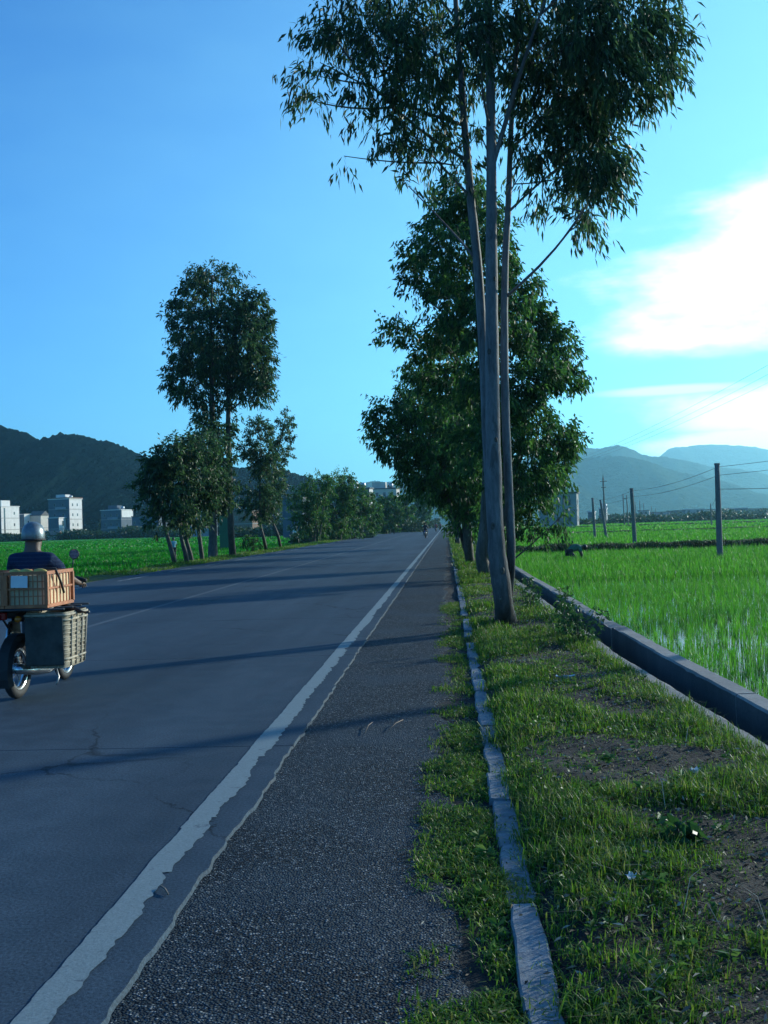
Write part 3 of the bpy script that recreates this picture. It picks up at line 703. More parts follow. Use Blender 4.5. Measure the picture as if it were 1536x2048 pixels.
# the large three-stemmed eucalyptus beside the kerb
def hero():
    Y = 14.7
    A = lambda px, py, dy=0.0: at(px, py, Y + dy)
    b = ground(1012, 1252, 0.0)
    main = [((b.x, b.y, -.1), .215), ((b.x, b.y, .05), .165), (A(1008, 1215), .130), (A(1001, 1160), .138), (A(994, 1110), .130), (A(990, 1040), .116), (A(986, 900), .106), (A(984, 700), .096), (A(983, 480), .082), (A(982, 250), .068), (A(978, 30), .052), (A(974, -250), .035), (A(970, -520), .012)]
    left = [((b.x - .06, b.y + .10, .15), .07), (A(984, 1060, .16), .07), (A(974, 900, .22), .062), (A(967, 720, .28), .062), (A(957, 540, .3), .064), (A(942, 400, .3), .058), (A(928, 240, .3), .050), (A(918, 100, .25), .042), (A(906, -80, .2), .030), (A(890, -320, .2), .010)]
    right = [((b.x + .06, b.y + .06, .45), .06), (A(1023, 1120, .10), .064), (A(1019, 1010, .16), .062), (A(1013, 880, .2), .060), (A(1008, 700, .25), .056), (A(1010, 520, .3), .049), (A(1018, 380, .35), .042), (A(1022, 250, .4), .036), (A(1032, 120, .4), .028), (A(1050, -80, .4), .020), (A(1060, -300, .4), .008)]
    fork = [(A(986, 330), .034), (A(1006, 262, -.1), .033), (A(1028, 185, -.2), .030), (A(1052, 110, -.3), .024), (A(1090, 0, -.4), .014)]
    bough = [(A(925, 250, .3), .026), (A(870, 232, .25), .022), (A(800, 205, .2), .018), (A(720, 165, .2), .013), (A(640, 125, .2), .006)]
    spur = [(A(1016, 425, .33), .020), (A(1050, 392, .3), .017), (A(1095, 352, .25), .013), (A(1140, 322, .2), .008)]
    lob = []
    def add(px, py, rx, ry, n, dy=0.0, st=None): lob.append(L_px(985 + (px - 985) * (.97 if px > 985 else .95), py, rx * .80, ry * .80, Y, int(n * (1.05 if px > 1060 else .85)), dy, st))
    # upper left mass
    for q in ((640, 60, 50, 50, 26), (610, 150, 34, 34, 14, .2), (600, 200, 32, 24, 14, .2), (700, 60, 60, 60, 40, .4), (690, 150, 45, 45, 18), (760, 90, 70, 70, 60, -.6), (740, 180, 55, 40, 24),
              (820, 60, 70, 70, 70, .5), (830, 160, 70, 60, 55, -.4), (880, 100, 60, 80, 60, .9), (790, 240, 50, 36, 22), (850, 255, 60, 34, 30, .5), (770, 285, 30, 26, 10), (830, 320, 34, 26, 12), (890, 300, 30, 34, 12),
              (672, 312, 11, 20, 3), (808, 372, 12, 20, 4), (720, 250, 20, 22, 5)):
        add(*q, st=1)
    for q in ((960, 60, 60, 70, 60, -.9), (950, 170, 45, 50, 22, .8), (1010, 90, 60, 80, 60, .9), (960, 265, 30, 26, 10, .4), (1000, 10, 70, 60, 60), (930, 330, 20, 30, 8, .3)):
        add(*q, st=0)
    for q in ((1100, 80, 80, 90, 95, .3), (1180, 60, 80, 80, 95, -.5), (1260, 60, 70, 70, 75, .2), (1320, 50, 50, 60, 40, .4), (1160, 170, 80, 60, 80, .5), (1230, 150, 70, 60, 70, -.3), (1300, 150, 45, 50, 30), (1180, 220, 50, 30, 26, .3), (1280, 205, 30, 24, 12),
              (1075, 170, 60, 60, 40, .6), (1065, 275, 38, 46, 34, .2), (1050, 340, 24, 22, 8, .3), (1165, 285, 56, 54, 60, .3), (1205, 330, 50, 52, 60, .1), (1175, 350, 40, 34, 36, .4), (1150, 240, 50, 30, 36, .2), (1195, 385, 40, 22, 16), (1100, 392, 24, 20, 9, .2), (1165, 445, 28, 28, 10, .1), (1190, 425, 24, 16, 7, .1), (1345, 90, 30, 60, 18, .3)):
        add(*q, st=2)
    # the part of the crown above the picture
    for q in ((700, -40, 80, 70, 45), (800, -80, 100, 90, 70), (920, -120, 110, 110, 90, .6), (1040, -110, 110, 110, 90, -.6), (1170, -60, 100, 90, 80), (1280, -40, 80, 70, 55), (1090, -250, 110, 100, 70), (950, -290, 100, 110, 70), (830, -230, 90, 90, 50), (960, -450, 80, 90, 40)):
        add(*q)
    make_tree('eucalyptus_tree', 'tall three-stemmed eucalyptus with smooth pale trunks beside the kerb', 'tree', [main, left, right, fork, bough, spur], lob, 11, (0.150, 0.034), 17, 'bark_pale', 'leaf_euc', 0.95, 0.36, limb_r=0.026, base=Vector((b.x, b.y, 0)))
    root = [o for o in COL.objects if o.name.startswith('eucalyptus_tree')][0]
    for px, py, w, sz in ((985, 1052, .112, .028), (991, 880, .100, .020), (978, 705, .092, .022), (1003, 1140, .125, .030), (1000, 1195, .128, .024), (988, 560, .084, .018)):
        p = A(px, py) - Vector((b.x, b.y, 0)); o = MB().lathe([(sz * 1.6, .0), (sz * 1.3, .012), (sz, .022), (sz * .55, .016), (.0005, .006)], (0, 0, 0), 12).build('knot', MAT['bark_dark'], root, smooth=True)
        o.location = p + Vector((0, -w * .93, 0)); o.rotation_euler = (math.radians(90), 0, 0); o.scale = (.8, 1.3, 1)
hero()

# the dense row behind it
def row_tree(label, base, stems, lobes, seed, **k):
    make_tree('roadside_tree', label, 'tree', stems, lobes, seed, group='trees in the dense row beside the right kerb', base=Vector(base), **k)
def dense_row():
    # nearest of the row: the tall spire
    Y = 28.4; A = lambda px, py, dy=0.0: at(px, py, Y + dy); b = ground(972, 1154, 0.0)
    st = [[((b.x, b.y, -.1), .19), (A(962, 1110), .17), (A(968, 1075), .16), (A(975, 1000), .15), (A(975, 850), .13), (A(960, 680), .10), (A(950, 540), .07), (A(935, 400), .03), (A(930, 350), .01)],
          [((b.x + .1, b.y, .3), .08), (A(1000, 1060), .09), (A(1030, 960), .08), (A(1050, 850), .06), (A(1060, 720), .03)]]
    lob = [L_px(960 + (q[0] - 960) * (.95 if q[0] > 960 else 1.0), q[1], q[2] * .78, q[3] * .80, Y, int(q[4] * .8), *q[5:]) for q in (
        (925, 385, 48, 45, 70), (890, 420, 40, 35, 40, .6), (960, 440, 60, 60, 100, .5), (870, 470, 40, 40, 36), (1000, 480, 40, 50, 50, -.4), (900, 500, 70, 50, 90, -.8), (840, 510, 38, 38, 30), (828, 570, 32, 30, 24), (850, 545, 40, 40, 28, .6),
        (950, 560, 80, 60, 140, .9), (1030, 570, 50, 60, 90, -.6), (900, 600, 60, 50, 80, -1.0), (1060, 650, 60, 55, 120, .5), (980, 650, 90, 70, 150, -1.4), (880, 680, 55, 50, 60), (790, 662, 32, 24, 26), (830, 680, 28, 24, 12), (1110, 690, 55, 55, 110, .4), (1140, 755, 38, 30, 50, .1), (1085, 750, 60, 50, 90, -.8),
        (1000, 770, 90, 70, 160, -1.2), (920, 770, 80, 60, 120, .6), (845, 745, 40, 36, 40, .6), (1060, 850, 70, 60, 130, -1.0), (1115, 885, 52, 40, 80, .4), (1140, 880, 26, 22, 20), (980, 880, 80, 70, 140, -1.4), (1050, 960, 80, 50, 120, -.8), (1105, 945, 46, 40, 46, .3), (1070, 1005, 36, 28, 26, .2), (1128, 1036, 20, 18, 9, .1), (1060, 1050, 28, 22, 14, .2), (1095, 1062, 10, 18, 4), (1000, 1030, 50, 50, 60, .6))]
    row_tree('tallest tree of the dense row, its spire rising behind the pale eucalyptus', (b.x, b.y, 0), st, lob, 21, leaf=(0.155, 0.058), per=26, twig=.40)
    Y = 35.6; b = ground(942, 1131, 0.0); A = lambda px, py, dy=0.0: at(px, py, Y + dy)
    st = [[((b.x, b.y, -.1), .17), (A(935, 1080), .15), (A(925, 980), .13), (A(905, 860), .09), (A(890, 740), .04)], [((b.x - .1, b.y, .2), .07), (A(920, 1060), .07), (A(880, 960), .055), (A(830, 850), .02)]]
    lob = [L_px(*q[:4], Y, *q[4:]) for q in (
        (800, 815, 46, 34, 60), (765, 850, 30, 26, 26), (845, 800, 50, 40, 70, .6), (850, 870, 80, 55, 150, -.6), (795, 880, 42, 36, 56), (920, 850, 70, 60, 120), (880, 940, 70, 55, 140, -.8), (830, 925, 40, 34, 50), (862, 958, 30, 24, 36), (930, 960, 64, 54, 120, .5), (928, 1005, 30, 24, 44), (880, 730, 50, 40, 40, .8), (950, 1040, 40, 30, 40), (990, 980, 60, 60, 80, .8))]
    row_tree('broad tree of the dense row whose crown leans furthest over the road', (b.x, b.y, 0), st, lob, 22, leaf=(0.165, 0.064), per=26, twig=.5)
    r = np.random.default_rng(77)
    labels = ['third tree of the dense row, just behind the broad crown over the road', 'fourth tree of the dense row, mostly hidden by nearer crowns', 'fifth tree of the dense row, beside the narrowing shoulder',
              'sixth tree of the dense row, a dark trunk far along the kerb', 'seventh tree of the dense row, well down the road', 'eighth tree of the dense row, close to where the road vanishes', 'last visible tree of the dense row at the road end']
    for k, (Y, px) in enumerate(((46, 934), (56, 928), (68, 922), (84, 916), (104, 911), (135, 906), (180, 903))):
        x = 0.95 + .1 * r.normal(); H = r.uniform(8.5, 10.5); lean = r.uniform(-.5, .3)
        st = [[((x, Y, -.1), .16), ((x + lean * .3, Y, H * .3), .13), ((x + lean * .7, Y, H * .6), .09), ((x + lean, Y, H * .95), .03)]]
        lob = []; sc = 1 if Y < 60 else .6
        for q in range(13):
            h = r.uniform(.32, 1.0); a = r.uniform(0, 6.28); w = 2.0 * (1.05 - .6 * h) * r.uniform(.3, 1)
            rr = r.uniform(.8, 1.25) * (1.1 - .4 * h)
            lob.append(((x + lean * h + math.cos(a) * w, Y + math.sin(a) * w, H * h), (rr, rr, rr * .8), int(60 * sc)))
        row_tree(labels[k], (x, Y, 0), st, lob, 30 + k, leaf=(0.20, 0.075) if Y < 60 else (.30, .12), per=20 if Y < 60 else 16, twig=.5)
dense_row()

# far side of the road
def left_trees():
    g = 'trees standing along the far side of the road'
    Y = 58; A = lambda px, py, dy=0.0: at(px, py, Y + dy); b = ground(425, 1116, -.05)
    euc = dict(leaf=(.26, .085), per=26, twig=.60, bark='bark_dark', leafm='leaf_euc', droop=.6)
    st = [[((b.x, b.y, -.4), .30), (A(426, 1080), .24), (A(426, 1000), .20), (A(424, 900), .17), (A(424, 780), .14), (A(422, 660), .09), (A(425, 550), .02)]]
    lob = [L_px(q[0], q[1], q[2] * 1.08, q[3] * 1.2, Y, int(q[4] * 1.9), *q[5:]) for q in ((430, 553, 46, 18, 26), (400, 570, 34, 24, 24, 1), (385, 605, 34, 26, 24), (360, 635, 22, 26, 14), (390, 650, 40, 30, 26, -1), (365, 700, 26, 34, 20), (400, 710, 40, 36, 42, 1), (430, 690, 40, 40, 40, -1), (360, 750, 22, 26, 14), (395, 765, 44, 30, 36), (370, 790, 26, 16, 12), (415, 820, 20, 24, 14), (405, 855, 20, 24, 14), (440, 850, 22, 18, 12), (425, 900, 30, 30, 26))]
    make_tree('eucalyptus_tree', 'thick-based tall eucalyptus across the road, the darker-trunked of the pair', 'tree', st, lob, 51, group=g, limb_r=.06, **euc)
    b = ground(466, 1113, -.05)
    st = [[((b.x, b.y, -.4), .22), (A(461, 1050), .18), (A(459, 950), .16), (A(456, 860), .14), (A(457, 760), .11), (A(468, 660), .07), (A(475, 600), .02)]]
    lob = [L_px(q[0], q[1], q[2] * 1.08, q[3] * 1.2, Y, int(q[4] * 1.9), *q[5:]) for q in ((455, 625, 44, 26, 44), (490, 620, 40, 32, 44), (510, 605, 14, 14, 6), (515, 660, 26, 34, 30), (480, 680, 44, 36, 56, -1), (520, 720, 24, 26, 26), (495, 735, 36, 26, 34, 1), (510, 770, 30, 24, 34), (515, 792, 12, 8, 6), (470, 750, 30, 24, 20), (470, 795, 18, 10, 6), (450, 720, 36, 30, 30, 1), (440, 800, 14, 10, 5))]
    make_tree('eucalyptus_tree', 'slender tall eucalyptus with bare straight trunk across the road', 'tree', st, lob, 52, group=g, limb_r=.06, **euc)
    small = dict(leaf=(.21, .085), per=24, twig=.45, bark='bark_dark', leafm='leaf_euc', droop=.5)
    data = [((351, 1129), 47, [(348, 1118), (337, 1080), (328, 1050), (322, 1000), (318, 950)], ((305, 965, 32, 34, 44), (330, 930, 34, 30, 40), (300, 1000, 24, 22, 18), (335, 985, 36, 30, 44), (322, 1040, 26, 24, 18), (345, 895, 26, 20, 16), (312, 925, 26, 22, 18)), 'leaning young roadside tree, leftmost of the four thin trunks'),
            ((375, 1128), 48, [(372, 1110), (363, 1080), (360, 1040), (364, 990), (365, 920)], ((360, 900, 36, 26, 40), (365, 950, 40, 36, 60), (350, 1005, 34, 26, 36), (372, 1040, 28, 22, 22), (345, 940, 30, 30, 30), (380, 900, 28, 24, 24)), 'leaning young roadside tree with pale trunk, second of the four'),
            ((386, 1125), 50, [(380, 1105), (372, 1080), (372, 1030), (385, 970), (395, 910)], ((400, 900, 34, 26, 36), (400, 950, 40, 40, 70), (390, 1005, 34, 26, 36), (385, 1045, 30, 20, 22), (412, 985, 28, 30, 30)), 'leaning young roadside tree, third of the four thin trunks'),
            ((406, 1122), 52, [(402, 1100), (397, 1060), (398, 1010), (410, 950), (425, 890)], ((425, 880, 30, 30, 30), (435, 930, 34, 36, 46), (430, 985, 34, 34, 46), (445, 1000, 22, 22, 14), (408, 1010, 26, 20, 20), (455, 960, 14, 26, 8)), 'leaning young roadside tree closest to the tall eucalyptus pair'),
            ((535, 1101), 70, [(528, 1080), (520, 1050), (520, 1000), (520, 940), (522, 880)], ((515, 860, 22, 24, 22), (498, 898, 20, 18, 16), (525, 905, 30, 26, 34), (530, 935, 28, 24, 30), (510, 985, 28, 26, 30), (512, 1020, 26, 20, 22), (535, 1000, 22, 26, 20), (512, 845, 12, 10, 6)), 'small crooked roadside tree with a gap in its crown'),
            ((563, 1096), 78, [(556, 1070), (545, 1045), (540, 1000), (550, 930), (568, 850)], ((570, 840, 14, 16, 12), (562, 870, 20, 22, 20), (560, 905, 22, 22, 22), (545, 930, 24, 22, 20), (545, 985, 24, 26, 26), (560, 970, 12, 18, 8), (540, 1025, 20, 16, 14)), 'small roadside tree with forked upright top beside the crooked one')]
    for k, (bp, Y, sp, lb, lab) in enumerate(data):
        b = ground(*bp, -.05); pts = [(tuple((b.x, b.y, -.4)), .12)] + [(at(px, py, Y), w) for (px, py), w in zip(sp, (.11, .09, .08, .06, .03))]
        make_tree('roadside_tree', lab, 'tree', [pts], [L_px(q[0], q[1], q[2] * (1.0 if k < 4 else 1.1), q[3], Y, int(q[4] * (1.1 if k < 4 else 2.1))) for q in lb], 60 + k, group=g, **small)
    # bushy bamboo clumps, then the far trees towards the vanishing point
    bam = dict(leaf=(.34, .11), per=40, twig=.9, bark='bark_dark', leafm='leaf_bam', droop=.5, limb_r=.02)
    clumps = [((628, 1084), 108, ((615, 1000, 26, 30, 40), (640, 975, 26, 26, 40), (625, 1035, 36, 30, 70), (655, 960, 12, 14, 8), (605, 1030, 20, 26, 20)), 'bushy bamboo clump at the field corner, first of the two tall ones'),
              ((668, 1080), 118, ((680, 975, 26, 26, 44), (665, 1005, 36, 30, 70), (690, 955, 10, 10, 6), (705, 990, 22, 24, 30), (680, 1040, 44, 30, 80), (650, 1045, 30, 26, 40)), 'bushy bamboo clump, the higher one just right of the field corner'),
              ((725, 1074), 140, ((715, 1015, 26, 28, 50), (738, 1010, 22, 28, 40), (725, 1045, 36, 24, 60)), 'rounded green roadside bush below the white gabled wall'),
              ((768, 1067), 175, ((760, 1015, 22, 22, 40), (780, 1012, 22, 22, 36), (768, 1042, 30, 20, 50)), 'rounded tree below the far cream building end'),
              ((803, 1062), 220, ((800, 1015, 18, 20, 40), (815, 1008, 16, 18, 30), (803, 1040, 24, 18, 44)), 'dark tree near the road end on the far side'),
              ((836, 1058), 290, ((830, 1005, 14, 22, 40), (848, 1012, 14, 22, 36), (840, 1036, 18, 16, 30)), 'most distant dark tree where the road vanishes')]
    for k, (bp, Y, lb, lab) in enumerate(clumps):
        b = at(bp[0], bp[1], Y); z0 = -.1
        sts = []; rr = np.random.default_rng(90 + k)
        for q in range(5):
            x = b.x + rr.uniform(-1.2, 1.2) * (Y / 120); sts.append([((x, Y, z0 - .2), .10), ((x + rr.normal() * .3, Y, 1.5), .08), (tuple(at(lb[q % len(lb)][0], lb[q % len(lb)][1], Y)), .03)])
        make_tree('bamboo_clump' if k < 2 else 'roadside_tree', lab, 'bamboo' if k < 2 else 'tree', sts, [L_px(*q[:4], Y, *q[4:]) for q in lb], 80 + k, base=Vector((b.x, Y, z0)), group=g, **dict(bam, leaf=(.34 * Y / 115, .12 * Y / 115)))
    # a low shrub on the bank
    Y = 70; b = at(505, 1100, Y); st = [[((b.x, Y, -.3), .04), ((b.x + .1, Y, .4), .02)]]
    make_tree('shrub', 'low dark shrub on the bank before the crooked tree', 'shrub', st, [L_px(505, 1088, 18, 14, Y, 40), L_px(498, 1078, 10, 9, Y, 14)], 99, leaf=(.18, .08), per=12, twig=.25, leafm='leaf_row', limb_r=.01)
left_trees()

# ------------------------------------------------------------------ grass, rice, litter
def blades(name, P, H, Wd, lean, r, parent=None):
    """bent grass blades: root pair, middle pair, tip"""
    n = len(P); a = r.uniform(0, 2 * math.pi, n); d = np.stack([np.cos(a), np.sin(a), np.zeros(n)], 1); s = np.stack([-np.sin(a), np.cos(a), np.zeros(n)], 1)
    H = H[:, None]; Wd = Wd[:, None]; lean = lean[:, None]; up = np.array([0, 0, 1.])[None]
    mid = P + up * H * (1 - .25 * lean) * .58 + d * H * lean * .28
    tip = P + up * H * (1 - .55 * lean) + d * H * lean * .95
    V = np.stack([P - s * Wd * .5, P + s * Wd * .5, mid + s * Wd * .42, mid - s * Wd * .42, tip], 1).reshape(-1, 3)
    i = np.arange(n) * 5
    return np_mesh(name, V, np.stack([i, i + 1, i + 2, i + 3], -1), np.stack([i + 3, i + 2, i + 4], -1))
def tufts(P, k, spread, H, r):
    n = len(P); q = np.repeat(P, k, 0); h = np.repeat(H, k) * r.uniform(.45, 1.15, n * k)
    q[:, :2] += r.normal(size=(n * k, 2)) * spread
    return q, h
def build_grass():
    r = np.random.default_rng(123)
    Ps, Hs, Ws, Ls = [], [], [], []
    def zone(y0, y1, per_m2, k, hmin, hmax, w, xa, xb, cut, spread):
        A = (y1 - y0) * 2.4; n = int(A * per_m2)
        y = r.uniform(y0, y1, n); x = r.uniform(-.25, 2.2, n)
        ok = (x > xa(y)) & (x < xb(y)); x, y = x[ok], y[ok]
        d = fbm(x * 1.5 + 3, y * 1.1 + 8, 4) + 0.10 * np.exp(-((x - .42) / .18) ** 2) + 0.13 * np.exp(-((lip(y) - x - .22) / .2) ** 2) - 0.13 * np.exp(-((x - 1.2) / .38) ** 2 - ((y - 5.2) / 1.6) ** 2) - 0.05 * np.exp(-((x - 1.15) / .35) ** 2) + 0.22 * (fbm(x * 9 + 1, y * 7 + 4, 2) - .5)
        keep = r.random(len(x)) < np.clip((d - cut) * 5.0, .26, 1); x, y, d = x[keep], y[keep], d[keep]
        P = np.stack([x, y, verge_z(x, y) - .01], 1)
        H = (hmin + (hmax - hmin) * np.clip((d - cut) * 3, 0, 1)) * r.uniform(.6, 1.25, len(x))
        q, h = tufts(P, k, spread, H, r); Ps.append(q); Hs.append(h); Ws.append(np.full(len(h), w) * r.uniform(.7, 1.3, len(h))); Ls.append(r.uniform(.15, 1.25, len(h)))
    xb = lambda y: lip(y) - .06 + .05 * np.sin(y * 7)
    zone(1.6, 7, 760, 12, .035, .130, .0050, lambda y: .32 + .03 * np.sin(y * 5), xb, .345, .035)
    zone(7, 14, 480, 11, .045, .14, .0070, lambda y: .32 + .03 * np.sin(y * 5), xb, .345, .04)
    zone(14, 32, 170, 9, .06, .16, .012, lambda y: .33 + 0 * y, xb, .42, .05)
    zone(32, 120, 60, 7, .10, .24, .03, lambda y: .33 + 0 * y, xb, .36, .08)
    # creeping over the kerb gaps and the edge of the shoulder
    n = 7000; y = np.where(r.random(n) < .6, r.uniform(2.0, 7.5, n), r.uniform(7.5, 20, n)); x = .30 - .46 * r.random(n) ** 1.1
    d = fbm(x * 3.0 + 30, y * 2.6 + 2, 3) + .20 * np.exp(-((x - .10) / .12) ** 2)
    kerb_clear = (x > .17)
    keep = (r.random(n) < np.clip((d - .50) * 4.5, 0.02, 1)) & ~(kerb_clear & (r.random(n) < np.where(fbm(y * 1.3, y * 0 + 2, 2) > .56, .35, .92))); x, y = x[keep], y[keep]
    P = np.stack([x, y, np.maximum(verge_z(x, y), -.02)], 1); q, h = tufts(P, 9, .03, np.full(len(x), .050) * r.uniform(.5, 1.5, len(x)), r)
    Ps.append(q); Hs.append(h); Ws.append(np.full(len(h), .006)); Ls.append(r.uniform(.4, 1.5, len(h)))
    o = link('grass', blades('grass', np.concatenate(Ps), np.concatenate(Hs), np.concatenate(Ws), np.concatenate(Ls), r), MAT['grass'])
    tag(o, 'short patchy green grass growing on the roadside verge', 'grass', kind='stuff')
    # grass on the far bank
    n = 9000; y = r.uniform(14, 110, n); x = r.uniform(-13.9, -11.2, n) ; keep = fbm(x * .8, y * .5, 3) > .40; x, y = x[keep], y[keep]
    P = np.stack([x, y, np.interp(x, [-14.8, -14, -13.1, -12.3, -11.5, -10.9], [-.66, -.52, -.10, .02, -.02, -.045]) - .02], 1)
    q, h = tufts(P, 6, .08, np.full(len(x), .18) * r.uniform(.5, 1.4, len(x)), r)
    o = link('grass', blades('grass', q, h, np.full(len(h), .03), r.uniform(.2, 1.2, len(h)), r), MAT['grass'])
    tag(o, 'rough grass on the bank across the road', 'grass', kind='stuff')
build_grass()
def build_rice():
    r = np.random.default_rng(321)
    def rows(name, label, x0f, x1f, y0, y1, dx, dy, k, H, w, z, mat, skip=()):
        ys = np.arange(y0, y1, dy); P = []
        for y in ys:
            if any(a < y < b for a, b in skip): continue
            a, b = x0f(y), x1f(y)
            if b <= a: continue
            xs = np.arange(a, b, dx) + r.uniform(-.25, .25) * dx
            P.append(np.stack([xs + r.normal(size=len(xs)) * dx * .14, np.full(len(xs), y) + r.normal(size=len(xs)) * dy * .14, np.full(len(xs), z - .02)], 1))
        P = np.concatenate(P); P = P[r.random(len(P)) > .03]
        hh = H * (0.72 + .56 * fbm(P[:, 0] * .5, P[:, 1] * .35, 3)) * r.uniform(.8, 1.15, len(P))
        q, h = tufts(P, k, dx * .14, hh, r)
        o = link(name, blades(name, q, h, np.full(len(h), w) * r.uniform(.7, 1.3, len(h)), r.uniform(.08, .75, len(h)) ** 1.2, r), mat)
        tag(o, label, 'rice', kind='stuff')
    xw = lambda y: float(wallx(y)) + .30
    rows('rice_plants', 'young rice plants standing in water beside the ditch wall', xw, lambda y: .32 * y + 2.2, 4.5, 27.6, .21, .15, 12, .26, .0075, ZR, MAT['rice'], ((14.6, 15.05),))
    rows('rice_plants', 'dense young rice between the second water furrow and the dark bund', xw, lambda y: .32 * y + 3, 28.3, 52.2, .20, .24, 9, .38, .015, ZR, MAT['rice'])
    rows('rice_plants', 'bright rice beyond the dark bund', xw, lambda y: .32 * y + 4, 53.9, 111, .42, .55, 7, .42, .05, ZR + .08, MAT['rice'])
    rows('rice_plants', 'far bright rice reaching to the distant houses', xw, lambda y: .32 * y + 6, 112.8, 270, 1.2, 1.5, 7, .42, .16, ZR + .12, MAT['rice'])
    rows('rice_plants', 'deep green rice across the road', lambda y: -.44 * y - 3, lambda y: -14.6, 26, 125, .42, .52, 7, .36, .06, ZL, MAT['rice_l'], ((61.3, 62.4), (99.6, 100.8)))
    rows('rice_plants', 'far green rice before the white houses', lambda y: -.44 * y - 6, lambda y: -15, 126, 300, 1.9, 2.4, 6, .34, .26, ZL, MAT['rice_l'])
    # rough growth on the bund
    n = 5200; x = r.uniform(2.3, 22, n); P = np.stack([x, 53 + r.normal(size=n) * .45, np.full(n, ZR + .12) + r.uniform(0, .2, n)], 1)
    q, h = tufts(P, 6, .07, np.full(n, .30) * (0.5 + fbm(x * .9, x * 0, 3)), r)
    o = link('weeds', blades('weeds', q, h, np.full(len(h), .03), r.uniform(.1, .9, len(h)), r), MAT['bund_weed']); tag(o, 'dark rough weeds along the field bund', 'weeds', kind='stuff')
MAT['bund_weed'] = leaf_mat('bund_weed_blade', [(0.016, 0.034, 0.012), (0.026, 0.052, 0.016), (0.045, 0.070, 0.022)], 0.25, 0.6)
build_rice()
def build_litter():
    r = np.random.default_rng(55); n = 21000
    y = 2 + 20 * r.random(n) ** 1.7; x = r.uniform(-.15, 2.1, n); ok = x < lip(y) - .05; x, y = x[ok], y[ok]
    keep = r.random(len(x)) < np.where(x > .33, .9, .22); x, y = x[keep], y[keep]; n = len(x)
    P = np.stack([x, y, verge_z(x, y) + .004 + .055 * r.random(n) ** 2.2], 1); D = np.stack([r.normal(size=n), r.normal(size=n), r.normal(size=n) * .22], 1)
    o = link('fallen_leaves', leaf_mesh('fallen_leaves', P, D, r.uniform(.012, .050, n), r.uniform(.005, .014, n), r), MAT['litter'])
    tag(o, 'dry brown leaves scattered through the verge grass', 'leaf litter', kind='stuff')
build_litter()
def build_rosettes():
    """small broad-leaved weeds mixed into the verge grass"""
    r = np.random.default_rng(91); n = 900; y = 2.2 + 16 * r.random(n) ** 1.5; x = r.uniform(-.05, 2.1, n); ok = (x < lip(y) - .08) & ((x > .34) | (x < .16)) & (fbm(x * 3 + 9, y * 2.4, 3) > .47); x, y = x[ok], y[ok]; n = len(x)
    k = 9; P = np.repeat(np.stack([x, y, verge_z(x, y) + .012], 1), k, 0); sz = np.repeat(r.uniform(.5, 1.3, n), k); a = r.uniform(0, 6.28, n * k)
    P[:, 2] += r.uniform(0, .04, n * k) * sz; D = np.stack([np.cos(a), np.sin(a), r.uniform(.05, .9, n * k)], 1)
    o = link('weeds', leaf_mesh('weeds', P, D, sz * r.uniform(.025, .055, n * k), sz * r.uniform(.012, .026, n * k), r), MAT['rosette']); tag(o, 'low broad-leaved weeds dotted through the verge grass', 'weeds', kind='stuff')
    m = 420; y = 2.2 + 14 * r.random(m) ** 1.4; x = r.uniform(.36, 2.0, m); ok = x < lip(y) - .05; x, y = x[ok], y[ok]; m = len(x)
    o = link('dry_grass', blades('dry_grass', np.stack([x, y, verge_z(x, y)], 1), r.uniform(.10, .26, m), np.full(m, .0035), r.uniform(.4, 1.5, m), r), MAT['litter']); tag(o, 'thin dry grass stalks arching over the verge', 'grass', kind='stuff')
MAT['rosette'] = leaf_mat('rosette_leaf', [(0.022, 0.075, 0.018), (0.045, 0.12, 0.022), (0.085, 0.18, 0.030), (0.13, 0.20, 0.05)], 0.4, 0.5)
build_rosettes()

